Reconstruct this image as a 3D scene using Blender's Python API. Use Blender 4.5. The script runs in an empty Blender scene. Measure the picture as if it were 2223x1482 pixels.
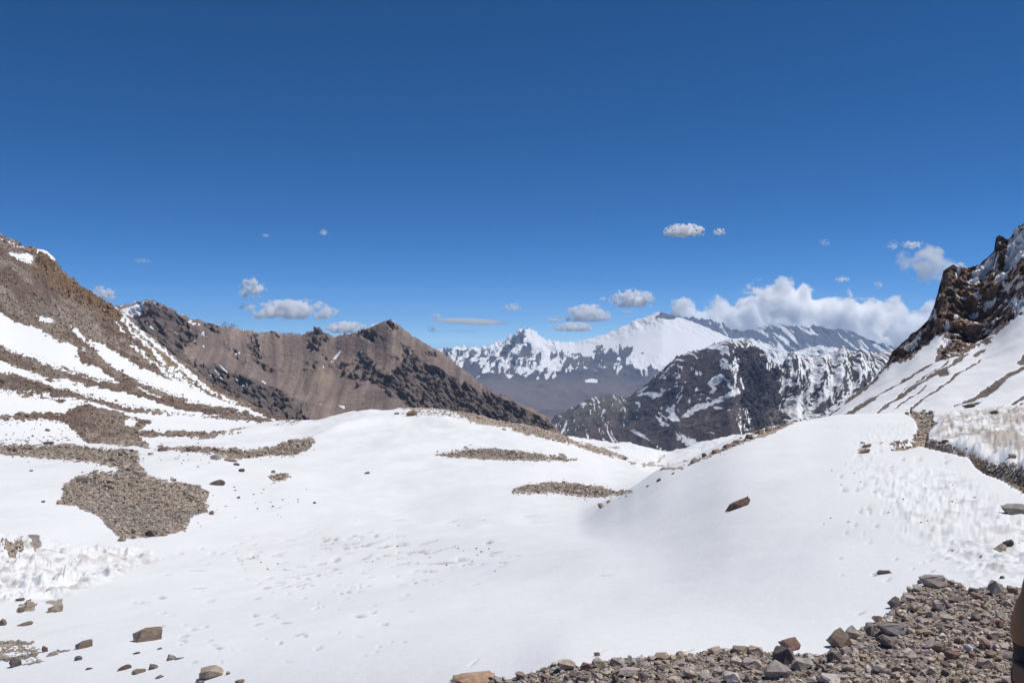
import bpy, bmesh, math, random
import numpy as np
from mathutils import Vector, Matrix, Euler

# ------------------------------------------------------------------ camera, sky, sun, exposure
scene = bpy.context.scene
COL = scene.collection
F = 1925.0; CX = 1111.5; CY = 741.0            # focal length and centre of the view, in photograph pixels
cam_d = bpy.data.cameras.new('camera'); cam = bpy.data.objects.new('camera', cam_d); COL.objects.link(cam)
cam_d.sensor_width = 36.0; cam_d.lens = 36.0 * F / 2223.0
cam_d.clip_start = 0.1; cam_d.clip_end = 90000.0
cam.location = (0, 0, 0); cam.rotation_euler = (math.radians(90), 0, 0)
scene.camera = cam

SUN_EL, SUN_AZ = math.radians(65), math.radians(88)   # azimuth from the view direction towards the right
sdir = Vector((math.cos(SUN_EL) * math.sin(SUN_AZ), math.cos(SUN_EL) * math.cos(SUN_AZ), math.sin(SUN_EL)))
sun_d = bpy.data.lights.new('sun', 'SUN'); sun = bpy.data.objects.new('sun', sun_d); COL.objects.link(sun)
sun_d.energy = 3.8; sun_d.angle = math.radians(0.5); sun_d.color = (1.0, 0.965, 0.91)
sun.rotation_euler = sdir.to_track_quat('Z', 'Y').to_euler(); sun.location = (60, 40, 90)

world = bpy.data.worlds.new('World'); scene.world = world; world.use_nodes = True
wn = world.node_tree; wn.nodes.clear()
sky = wn.nodes.new('ShaderNodeTexSky'); sky.sky_type = 'NISHITA'; sky.sun_disc = False
sky.sun_elevation = SUN_EL; sky.sun_rotation = SUN_AZ
sky.altitude = 4500; sky.air_density = 0.54; sky.dust_density = 0.0; sky.ozone_density = 4.0
hs = wn.nodes.new('ShaderNodeHueSaturation'); hs.inputs['Saturation'].default_value = 1.24
bg = wn.nodes.new('ShaderNodeBackground'); bg.inputs['Strength'].default_value = 0.111
wo = wn.nodes.new('ShaderNodeOutputWorld')
wn.links.new(sky.outputs[0], hs.inputs['Color']); wn.links.new(hs.outputs[0], bg.inputs[0]); wn.links.new(bg.outputs[0], wo.inputs[0])
scene.view_settings.view_transform = 'Standard'; scene.view_settings.look = 'None'
scene.view_settings.exposure = 0.18; scene.view_settings.gamma = 1.0
scene.view_settings.use_curve_mapping = False
try:
    scene.cycles.max_bounces = 64; scene.cycles.diffuse_bounces = 3; scene.cycles.volume_bounces = 64; scene.cycles.volume_step_rate = 0.4
    scene.cycles.volume_max_steps = 256; scene.cycles.use_denoising = True
except Exception: pass

HAZE_DENSITY = 3.4e-5; HAZE_COL = (0.42, 0.66, 1.0)
rng = np.random.default_rng(7); random.seed(7)

# ------------------------------------------------------------------ noise and curve helpers
def _h(ix, iy, iz, seed):
    h = (ix.astype(np.int64) * 374761393 + iy.astype(np.int64) * 668265263 + iz.astype(np.int64) * 2147483647 + seed * 1274126177) & 0xffffffff
    h = ((h ^ (h >> 13)) * 1274126177) & 0xffffffff
    h = ((h ^ (h >> 16)) * 2246822519) & 0xffffffff
    return (h ^ (h >> 15)) & 0xffffffff
_G = np.array([(1,1,0),(-1,1,0),(1,-1,0),(-1,-1,0),(1,0,1),(-1,0,1),(1,0,-1),(-1,0,-1),(0,1,1),(0,-1,1),(0,1,-1),(0,-1,-1)], float)
def pn(x, y, z=None, seed=0):
    """Gradient noise, about -0.7..0.7"""
    x = np.asarray(x, float); y = np.asarray(y, float)
    z = np.zeros_like(x) + 0.37 if z is None else np.asarray(z, float)
    x, y, z = np.broadcast_arrays(x, y, z)
    ix, iy, iz = np.floor(x), np.floor(y), np.floor(z)
    fx, fy, fz = x - ix, y - iy, z - iz
    u, v, w = (t * t * t * (t * (t * 6 - 15) + 10) for t in (fx, fy, fz))
    out = 0
    for dx in (0, 1):
        for dy in (0, 1):
            for dz in (0, 1):
                g = _G[_h(ix + dx, iy + dy, iz + dz, seed) % 12]
                n = g[..., 0] * (fx - dx) + g[..., 1] * (fy - dy) + g[..., 2] * (fz - dz)
                out = out + n * (u if dx else 1 - u) * (v if dy else 1 - v) * (w if dz else 1 - w)
    return out
def fbm(x, y, z=None, o=4, seed=0, gain=0.5):
    s, a, f = 0, 1.0, 1.0
    for k in range(o):
        s = s + a * pn(x * f, y * f, None if z is None else z * f, seed + k * 17); a *= gain; f *= 2.03
    return s
def ridged(x, y, z=None, o=4, seed=0, gain=0.5):
    s, a, f, n = 0, 1.0, 1.0, 0
    for k in range(o):
        s = s + a * (1 - np.abs(pn(x * f, y * f, None if z is None else z * f, seed + k * 17)) * 2.2); n += a; a *= gain; f *= 2.07
    return s / n
def sstep(a, b, x):
    t = np.clip((x - a) / (b - a), 0, 1); return t * t * (3 - 2 * t)
def _slopes(X, Y):
    h = np.diff(X, axis=0); dl = np.diff(Y, axis=0) / h
    m = np.zeros_like(Y)
    m[0] = dl[0]; m[-1] = dl[-1]
    w1 = 2 * h[1:] + h[:-1]; w2 = h[1:] + 2 * h[:-1]
    with np.errstate(divide='ignore', invalid='ignore'):
        hm = (w1 + w2) / (w1 / dl[:-1] + w2 / dl[1:])
    m[1:-1] = np.where(dl[:-1] * dl[1:] > 0, hm, 0)
    return np.nan_to_num(m)
def pchip(X, Y, x):
    X = np.asarray(X, float); Y = np.asarray(Y, float); m = _slopes(X, Y)
    i = np.clip(np.searchsorted(X, x) - 1, 0, len(X) - 2); h = X[i + 1] - X[i]; t = np.clip((x - X[i]) / h, 0, 1)
    return (2*t**3 - 3*t**2 + 1) * Y[i] + (t**3 - 2*t**2 + t) * h * m[i] + (-2*t**3 + 3*t**2) * Y[i+1] + (t**3 - t**2) * h * m[i+1]
def py2v(py): return (CY - py) / F
def px2u(px): return (px - CX) / F
def project(P): return CX + F * P[..., 0] / P[..., 1], CY - F * P[..., 2] / P[..., 1]

def poly_sd(px, py, poly):
    """Signed distance in photograph pixels, positive inside; -60 far away"""
    poly = np.asarray(poly, float); out = np.full(px.shape, -60.0)
    lo = poly.min(0) - 60; hi = poly.max(0) + 60
    sel = (px > lo[0]) & (px < hi[0]) & (py > lo[1]) & (py < hi[1])
    if not sel.any(): return out
    x, y = px[sel], py[sel]; d = np.full(x.shape, 1e9); ins = np.zeros(x.shape, bool)
    for (x0, y0), (x1, y1) in zip(poly, np.roll(poly, -1, 0)):
        ex, ey = x1 - x0, y1 - y0; t = np.clip(((x - x0) * ex + (y - y0) * ey) / (ex * ex + ey * ey + 1e-9), 0, 1)
        d = np.minimum(d, (x - x0 - t * ex) ** 2 + (y - y0 - t * ey) ** 2)
        if y0 != y1: ins ^= ((y0 > y) != (y1 > y)) & (x < ex * (y - y0) / ey + x0)
    d = np.sqrt(d); out[sel] = np.maximum(np.where(ins, d, -d), -60); return out
def strip_sd(px, py, pts):
    """pts: (x, y, half width) along a centre line"""
    out = np.full(px.shape, -60.0); a = np.asarray(pts, float)
    lo = a[:, :2].min(0) - 40; hi = a[:, :2].max(0) + 40
    sel = (px > lo[0]) & (px < hi[0]) & (py > lo[1]) & (py < hi[1])
    if not sel.any(): return out
    x, y = px[sel], py[sel]; b = np.full(x.shape, -60.0)
    for (x0, y0, w0), (x1, y1, w1) in zip(a[:-1], a[1:]):
        ex, ey = x1 - x0, y1 - y0; t = np.clip(((x - x0) * ex + (y - y0) * ey) / (ex * ex + ey * ey + 1e-9), 0, 1)
        b = np.maximum(b, w0 + (w1 - w0) * t - np.hypot(x - x0 - t * ex, y - y0 - t * ey))
    out[sel] = b; return out
def union(px, py, polys, strips=()):
    r = np.full(px.shape, -60.0)
    for p in polys: r = np.maximum(r, poly_sd(px, py, p))
    for s in strips: r = np.maximum(r, strip_sd(px, py, s))
    return r

# ------------------------------------------------------------------ materials
def new_mat(name):
    m = bpy.data.materials.new(name); m.use_nodes = True; nt = m.node_tree; nt.nodes.clear()
    out = nt.nodes.new('ShaderNodeOutputMaterial'); b = nt.nodes.new('ShaderNodeBsdfPrincipled')
    nt.links.new(b.outputs[0], out.inputs[0]); return m, nt, b, out
def N(nt, t, **k):
    n = nt.nodes.new(t)
    for a, v in k.items():
        if a in n.inputs.keys(): n.inputs[a].default_value = v
        else: setattr(n, a, v)
    return n
def math_n(nt, op, a, b=None, c=None):
    n = nt.nodes.new('ShaderNodeMath'); n.operation = op
    for i, v in enumerate((a, b, c)):
        if v is None: continue
        if hasattr(v, 'links'): nt.links.new(v, n.inputs[i])
        else: n.inputs[i].default_value = v
    return n.outputs[0]
def noise_n(nt, vec, scale, detail=4, rough=0.55):
    n = N(nt, 'ShaderNodeTexNoise'); n.inputs['Scale'].default_value = scale; n.inputs['Detail'].default_value = detail
    n.inputs['Roughness'].default_value = rough; nt.links.new(vec, n.inputs['Vector']); return n.outputs['Fac']
def terrain_mat(name, edge_scale, grain_scales, edge_amt=0.5, snow_col=(0.70, 0.705, 0.72), bump=0.6, bump_dist=0.1, snow_bump=0.15, snow_bump_scale=3.0, contrast=0.5, snow_bump_dist=None):
    m, nt, b, out = new_mat(name)
    geo = N(nt, 'ShaderNodeNewGeometry'); P = geo.outputs['Position']
    sn = N(nt, 'ShaderNodeAttribute', attribute_name='snow'); rc = N(nt, 'ShaderNodeAttribute', attribute_name='rock_colour'); du = N(nt, 'ShaderNodeAttribute', attribute_name='dust')
    e = noise_n(nt, P, edge_scale, 5, 0.65)
    f = math_n(nt, 'ADD', sn.outputs['Fac'], math_n(nt, 'MULTIPLY', math_n(nt, 'SUBTRACT', e, 0.5), edge_amt))
    mr = N(nt, 'ShaderNodeMapRange', interpolation_type='SMOOTHSTEP'); mr.inputs['From Min'].default_value = 0.46; mr.inputs['From Max'].default_value = 0.54
    nt.links.new(f, mr.inputs['Value']); fac = mr.outputs[0]
    g = None; gh = None
    for i, s in enumerate(grain_scales):
        q = noise_n(nt, P, s, 6, 0.7)
        g = q if g is None else math_n(nt, 'ADD', g, q)
    g = math_n(nt, 'DIVIDE', g, float(len(grain_scales)))
    gm = N(nt, 'ShaderNodeMapRange'); gm.inputs['From Min'].default_value = 0.3; gm.inputs['From Max'].default_value = 0.7
    gm.inputs['To Min'].default_value = 1 - contrast; gm.inputs['To Max'].default_value = 1 + contrast; nt.links.new(g, gm.inputs['Value'])
    mul = N(nt, 'ShaderNodeMix', data_type='RGBA', blend_type='MULTIPLY'); mul.inputs['Factor'].default_value = 1
    nt.links.new(rc.outputs['Color'], mul.inputs[6]); nt.links.new(gm.outputs[0], mul.inputs[7])
    ds = N(nt, 'ShaderNodeMix', data_type='RGBA'); ds.inputs[6].default_value = (*snow_col, 1); ds.inputs[7].default_value = (0.34, 0.30, 0.26, 1)
    nt.links.new(du.outputs['Fac'], ds.inputs[0])
    mix = N(nt, 'ShaderNodeMix', data_type='RGBA'); nt.links.new(fac, mix.inputs[0]); nt.links.new(mul.outputs[2], mix.inputs[6]); nt.links.new(ds.outputs[2], mix.inputs[7])
    nt.links.new(mix.outputs[2], b.inputs['Base Color'])
    b.inputs['Roughness'].default_value = 0.85; b.inputs['Specular IOR Level'].default_value = 0.15
    bh = N(nt, 'ShaderNodeMix', data_type='FLOAT'); nt.links.new(fac, bh.inputs[0]); nt.links.new(g, bh.inputs[2])
    nt.links.new(math_n(nt, 'MULTIPLY', noise_n(nt, P, snow_bump_scale, 4, 0.6), snow_bump), bh.inputs[3])
    bp = N(nt, 'ShaderNodeBump'); bp.inputs['Strength'].default_value = bump; bp.inputs['Distance'].default_value = bump_dist
    nt.links.new(bh.outputs[0], bp.inputs['Height']); nt.links.new(bp.outputs[0], b.inputs['Normal'])
    return m
def stone_mat(name, use_attr, scale):
    m, nt, b, out = new_mat(name)
    tc = N(nt, 'ShaderNodeNewGeometry').outputs['Position']
    if use_attr: c = N(nt, 'ShaderNodeAttribute', attribute_name='tint').outputs['Color']
    else: c = N(nt, 'ShaderNodeObjectInfo').outputs['Color']
    g = noise_n(nt, tc, scale, 8, 0.72)
    gm = N(nt, 'ShaderNodeMapRange'); gm.inputs['From Min'].default_value = 0.3; gm.inputs['From Max'].default_value = 0.7
    gm.inputs['To Min'].default_value = 0.55; gm.inputs['To Max'].default_value = 1.4; nt.links.new(g, gm.inputs['Value'])
    mul = N(nt, 'ShaderNodeMix', data_type='RGBA', blend_type='MULTIPLY'); mul.inputs['Factor'].default_value = 1
    nt.links.new(c, mul.inputs[6]); nt.links.new(gm.outputs[0], mul.inputs[7]); nt.links.new(mul.outputs[2], b.inputs['Base Color'])
    b.inputs['Roughness'].default_value = 0.9; b.inputs['Specular IOR Level'].default_value = 0.2
    bp = N(nt, 'ShaderNodeBump'); bp.inputs['Strength'].default_value = 0.6; bp.inputs['Distance'].default_value = 0.4 / scale
    nt.links.new(g, bp.inputs['Height']); nt.links.new(bp.outputs[0], b.inputs['Normal'])
    return m

# ------------------------------------------------------------------ mesh helpers
def mesh_np(name, V, Fq, mat, attrs=None, smooth=True):
    me = bpy.data.meshes.new(name); n = len(V); k = Fq.shape[1]
    me.vertices.add(n); me.vertices.foreach_set('co', np.ascontiguousarray(V, np.float32).ravel())
    me.loops.add(Fq.size); me.loops.foreach_set('vertex_index', np.ascontiguousarray(Fq, np.int32).ravel())
    me.polygons.add(len(Fq)); me.polygons.foreach_set('loop_start', np.arange(0, Fq.size, k, dtype=np.int32))
    me.polygons.foreach_set('use_smooth', np.full(len(Fq), smooth))
    for an, arr in (attrs or {}).items():
        if arr.ndim == 1:
            a = me.attributes.new(an, 'FLOAT', 'POINT'); a.data.foreach_set('value', np.ascontiguousarray(arr, np.float32))
        else:
            a = me.attributes.new(an, 'FLOAT_COLOR', 'POINT'); a.data.foreach_set('color', np.ascontiguousarray(np.c_[arr, np.ones(len(arr))], np.float32).ravel())
    me.update(calc_edges=True); me.validate(); me.materials.append(mat)
    return me
def link(name, me, **props):
    o = bpy.data.objects.new(name, me); COL.objects.link(o)
    for k, v in props.items(): o[k] = v
    return o
class Sheet:
    """A heightfield laid out on fans of lines of sight: each line is a crest, foot or hollow of the ground as (px, depth, py)."""
    def __init__(s, px0, px1, step, lines, rows):
        s.px = np.arange(px0, px1 + step, step); L = []
        for ln in lines:
            a = np.array(ln, float); L.append((np.exp(pchip(a[:, 0], np.log(a[:, 1]), s.px)), pchip(a[:, 0], a[:, 2], s.px)))
        D = np.array([l[0] for l in L]); D = np.maximum.accumulate(D * (1 + np.arange(len(D))[:, None] * 1e-6), 0)
        Z = np.array([l[0] * py2v(l[1]) for l in L]); X = np.log(D); m = _slopes(X, Z)
        ds, zs = [], []; s.li = []
        for i, n in enumerate(rows):
            t = np.linspace(0, 1, n, endpoint=(i == len(rows) - 1))[:, None]; h = X[i+1] - X[i]; s.li.append(sum(rows[:i]))
            ds.append(np.exp(X[i] + t * h))
            zs.append((2*t**3 - 3*t**2 + 1) * Z[i] + (t**3 - 2*t**2 + t) * h * m[i] + (-2*t**3 + 3*t**2) * Z[i+1] + (t**3 - t**2) * h * m[i+1])
        d = np.concatenate(ds); z = np.concatenate(zs); u = px2u(s.px)[None, :]
        s.P = np.stack([d * u, d, z], -1); s.rows = sum(rows)
        s.r = np.concatenate([i + np.linspace(0, 1, n, endpoint=(i == len(rows) - 1)) for i, n in enumerate(rows)])[:, None] + 0 * s.px[None, :]
    def proj(s): return project(s.P)
    def build(s, name, mat, snow, rock, dust=None, **props):
        R, C = s.P.shape[:2]; i = np.arange(R * C).reshape(R, C)
        Fq = np.stack([i[:-1, :-1], i[:-1, 1:], i[1:, 1:], i[1:, :-1]], -1).reshape(-1, 4)
        at = {'snow': snow.ravel(), 'rock_colour': rock.reshape(-1, 3), 'dust': (np.zeros(R * C) if dust is None else dust.ravel())}
        s.me = mesh_np(name, s.P.reshape(-1, 3), Fq, mat, at); return link(name, s.me, **props)
    def find(s, px, py, dmin=0.0):
        """First crossing of the line of sight with the ground"""
        c = int(np.clip(round((px - s.px[0]) / (s.px[1] - s.px[0])), 0, len(s.px) - 1))
        if not hasattr(s, 'ppy'): s.ppy = s.proj()[1]
        col = s.ppy[:, c]; k = np.argmax((col[1:] <= py) & (s.P[1:, c, 1] > dmin)) + 1
        if not (col[k] <= py) or s.P[k, c, 1] <= dmin: return None
        a, b = col[k - 1], col[k]; t = 0.5 if a == b else np.clip((a - py) / (a - b), 0, 1)
        return s.P[k - 1, c] * (1 - t) + s.P[k, c] * t
def lerp(a, b, t): return np.asarray(a) * (1 - t[..., None]) + np.asarray(b) * t[..., None]

# ------------------------------------------------------------------ where snow lies and where rock shows (outlines laid on the ground below)
HILL = [(-900, 100), (0, 500), (60, 530), (250, 650), (420, 790), (560, 880), (655, 914), (640, 925), (560, 922), (475, 912), (356, 904), (300, 935), (540, 938), (450, 953), (391, 949), (300, 947), (330, 974), (190, 961), (178, 951), (135, 957), (54, 957), (0, 964), (-900, 950)]
HILL_SNOW = [
    [(-900, 520), (-200, 600), (0, 676), (18, 685), (42, 697), (89, 710), (98, 722), (131, 738), (160, 746), (178, 777), (208, 790), (240, 812), (268, 832), (225, 824), (180, 810), (130, 799), (100, 789), (60, 770), (0, 750), (-200, 700), (-900, 620)],
    [(147, 707), (157, 706), (190, 734), (226, 744), (267, 771), (297, 792), (324, 799), (371, 821), (401, 833), (445, 851), (505, 878), (560, 893), (520, 893), (463, 880), (416, 870), (398, 866), (413, 861), (356, 846), (297, 823), (252, 803), (223, 777), (208, 753), (190, 739), (166, 726)],
    [(75, 685), (95, 686), (123, 698), (124, 702), (90, 697)],
    [(18, 544), (59, 547), (79, 555), (62, 567), (42, 560), (21, 555)],
    [(98, 810), (150, 818), (208, 836), (267, 850), (327, 866), (386, 884), (450, 898), (540, 906), (430, 901), (356, 892), (267, 874), (178, 855), (89, 834), (0, 808), (-900, 740), (-900, 700), (0, 782)],
    [(-900, 800), (0, 849), (119, 862), (162, 869), (243, 885), (351, 893), (560, 915), (640, 925), (545, 934), (445, 928), (421, 936), (391, 923), (324, 916), (270, 903), (190, 886), (162, 885), (150, 902), (81, 902), (0, 908), (-900, 880)],
    [(-900, 895), (0, 914), (81, 914), (130, 917), (155, 927), (165, 937), (178, 951), (135, 956), (54, 956), (0, 963), (-900, 945)],
    [(270, 912), (300, 915), (296, 925), (275, 928)],
    [(350, 918), (388, 928), (392, 936), (360, 930)],
]
HILL_SNOW_ST = [
    [(245, 667, 1.5), (300, 716, 4), (345, 752, 4), (400, 800, 4), (460, 845, 3.5), (540, 893, 3), (600, 912, 2)],
    [(262, 692, 2), (300, 733, 3.5), (345, 775, 3.5), (400, 822, 4), (450, 856, 3), (500, 880, 2)],
    [(280, 740, 1.5), (320, 775, 3), (380, 820, 4), (410, 836, 3)],
    [(0, 514, 2), (20, 522, 2), (45, 535, 1.5)], [(255, 700, 2), (268, 722, 2)], [(255, 752, 1.5), (262, 757, 2)],
    [(300, 843, 2.5), (330, 855, 2)], [(335, 856, 2.5), (355, 862, 1.5)], [(440, 905, 2), (520, 913, 2)],
    [(180, 752, 3), (186, 760, 3)], [(278, 772, 1.2), (285, 780, 1.2)],
    [(250, 660, 1), (280, 690, 2.5), (318, 724, 2)], [(385, 795, 3), (430, 828, 2.5), (500, 872, 2), (600, 913, 2.5), (645, 921, 2)],
]
ROCK = [
    [(0, 967), (135, 967), (229, 975), (297, 979), (305, 1013), (324, 1034), (378, 1047), (405, 1048), (453, 1068), (445, 1083), (453, 1106), (413, 1121), (402, 1148), (364, 1158), (332, 1165), (275, 1168), (256, 1161), (227, 1137), (224, 1123), (162, 1096), (121, 1094), (138, 1075), (138, 1056), (162, 1040), (189, 1029), (235, 1026), (265, 1024), (262, 1018), (221, 1007), (189, 1004), (108, 994), (0, 987), (-900, 975), (-900, 955)],
    [(337, 972), (385, 971), (440, 972), (500, 977), (540, 978), (594, 970), (643, 955), (675, 951), (683, 959), (670, 972), (640, 987), (594, 988), (540, 993), (494, 997), (470, 985), (420, 980), (385, 978)],
    [(582, 1035), (600, 1030), (625, 1028), (633, 1034), (610, 1042), (590, 1040)],
    [(940, 987), (972, 982), (1012, 973), (1053, 974), (1080, 978), (1145, 982), (1222, 992), (1255, 1000), (1177, 1000), (1080, 997), (1026, 995), (972, 991)],
    [(1112, 1070), (1138, 1055), (1193, 1047), (1252, 1049), (1307, 1059), (1339, 1067), (1378, 1067), (1323, 1076), (1274, 1080), (1222, 1072)],
    [(858, 896), (912, 893), (940, 880), (999, 880), (1100, 900), (1145, 915), (1219, 938), (1242, 955), (1307, 973), (1362, 990), (1362, 999), (1323, 989), (1261, 970), (1187, 952), (1100, 928), (1026, 913), (972, 903), (904, 901)],
    [(1482, 1015), (1517, 997), (1559, 978), (1624, 943), (1695, 920), (1740, 910), (1700, 926), (1640, 949), (1560, 982), (1510, 1003)],
    [(1968, 894), (2026, 894), (2022, 911), (2035, 922), (2015, 933), (2013, 952), (2061, 967), (2104, 980), (2147, 1000), (2212, 1011), (2300, 1050), (2700, 1160), (2700, 1260), (2223, 1069), (2179, 1041), (2134, 1019), (2104, 991), (2061, 980), (2024, 974), (1996, 967), (1963, 975), (1935, 975), (1948, 961), (1985, 952), (1992, 926), (1985, 905)],
    [(970, 1500), (985, 1472), (1040, 1466), (1110, 1474), (1150, 1462), (1205, 1440), (1260, 1446), (1300, 1434), (1360, 1428), (1430, 1424), (1500, 1420), (1560, 1408), (1640, 1412), (1690, 1420), (1790, 1420), (1830, 1385), (1900, 1350), (1935, 1325), (1950, 1300), (1990, 1272), (2050, 1255), (2090, 1268), (2100, 1285), (2150, 1272), (2223, 1275), (2800, 1300), (2800, 2400), (600, 2400), (800, 1700)],
    [(10, 1178), (50, 1165), (48, 1185), (30, 1210), (12, 1196), (-40, 1190), (-40, 1176)], [(66, 1160), (84, 1162), (88, 1182), (70, 1196)],
    [(36, 1318), (60, 1306), (78, 1308), (74, 1322), (40, 1326)], [(92, 1303), (138, 1296), (138, 1310), (122, 1312)], [(102, 1322), (140, 1315), (125, 1327), (104, 1329)],
]
ROCK_ST = [
    [(1366, 1004, 1.5), (1407, 1012, 2.5), (1482, 1016, 2)], [(1404, 1012, 2.5), (1430, 998, 1.5), (1448, 988, 1)], [(1450, 1010, .8), (1480, 1001, .8), (1530, 990, .8)],
    [(1310, 968, 1.2), (1345, 972, 1.5)], [(0, 1399, 5), (40, 1394, 6), (66, 1396, 2)], [(0, 1413, 3), (35, 1406, 3), (70, 1406, 3)], [(-40, 1425, 5), (40, 1424, 6), (80, 1414, 4), (86, 1410, 2)],
    [(50, 1437, 2), (84, 1432, 3), (94, 1430, 1)], [(1865, 978, 2.5), (1888, 970, 2.5)], [(1868, 968, 1.5), (1886, 962, 2)], [(1912, 962, 2), (1918, 962, 1)],
    [(160, 1408, 1), (140, 1408, 1.5), (125, 1408, 2)],
]
SLOPE_ROCK = [
    [(1898, 822), (1934, 791), (1973, 778), (2000, 757), (2029, 733), (2056, 723), (2036, 753), (2031, 777), (2047, 784), (2075, 779), (2100, 765), (2116, 749), (2150, 741), (2157, 725), (2185, 706), (2212, 688), (2223, 678), (2700, 400), (2700, -400), (2223, 300), (2000, 500), (1930, 700), (1900, 790)],
    [(2030, 806), (2056, 800), (2060, 815), (2040, 822)], [(2205, 785), (2223, 765), (2260, 750), (2260, 780), (2215, 790)], [(2112, 775), (2128, 760), (2142, 757), (2135, 768), (2118, 777)],
    [(2120, 872), (2100, 884), (2090, 887), (2118, 884), (2130, 878)],
]
SLOPE_ROCK_ST = [
    [(1820, 910, 3), (1851, 895, 5), (1928, 845, 3.5), (1985, 812, 2.5), (2038, 781, 2)],
    [(1905, 898, 2), (1940, 874, 3.5), (1970, 854, 3), (2032, 812, 3.5), (2101, 771, 2.5)], [(1960, 852, .8), (1988, 832, 1.5), (2032, 803, 1.5), (2060, 785, 1)],
    [(1940, 891, 1), (1975, 868, 1.3), (2012, 842, 1)], [(1976, 890, 1.5), (2041, 845, 2), (2077, 815, 2.2), (2127, 783, 1.5)],
    [(2072, 887, 3), (2112, 866, 6), (2166, 833, 5), (2223, 797, 5.5), (2400, 690, 6)], [(2196, 880, 2), (2223, 860, 3), (2300, 815, 3)], [(2205, 884, 1), (2223, 872, 1.5)],
    [(1780, 920, 2), (1830, 880, 1.5), (1898, 822, 3)], [(1850, 866, .8), (1905, 818, 3)],
]
SLOPE_SNOW = [
    [(2101, 614), (2112, 585), (2128, 572), (2146, 556), (2170, 544), (2166, 560), (2146, 588), (2130, 606), (2118, 616)],
    [(2180, 548), (2196, 520), (2223, 498), (2280, 440), (2300, 500), (2223, 560), (2205, 562), (2190, 590), (2165, 612), (2160, 602), (2180, 572)],
    [(2013, 692), (2030, 671), (2036, 690), (2018, 697)], [(1956, 758), (1985, 735), (2000, 716), (1999, 737), (1980, 758), (1965, 762)], [(2048, 712), (2060, 692), (2061, 706), (2050, 718)],
    [(2193, 640), (2205, 655), (2223, 645), (2223, 672), (2210, 685), (2200, 668)], [(2040, 745), (2062, 728), (2066, 745), (2050, 757)], [(2068, 688), (2082, 675), (2080, 688)], [(2115, 645), (2128, 640), (2124, 650)],
    [(2074, 592), (2090, 575), (2092, 583), (2078, 598)],
]
def snow_field(px, py, jitter=0.0):
    """Signed distance to the snow's edge (positive in the snow), px of the photograph"""
    jx = fbm(px / 13, py / 6, o=3, seed=5) * jitter; jy = fbm(px / 11, py / 5, o=3, seed=9) * jitter * 0.6
    x, y = px + jx, py + jy
    hill = poly_sd(x, y, HILL); hs_ = union(x, y, HILL_SNOW, HILL_SNOW_ST)
    rock = np.minimum(hill, -hs_); rock = np.maximum(rock, union(x, y, ROCK, ROCK_ST))
    return -rock

TAN = np.array((0.31, 0.255, 0.21)); DARKB = np.array((0.13, 0.092, 0.075)); RUST = np.array((0.19, 0.11, 0.075)); GREY = np.array((0.2, 0.185, 0.175)); PALE = np.array((0.36, 0.33, 0.30))

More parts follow.
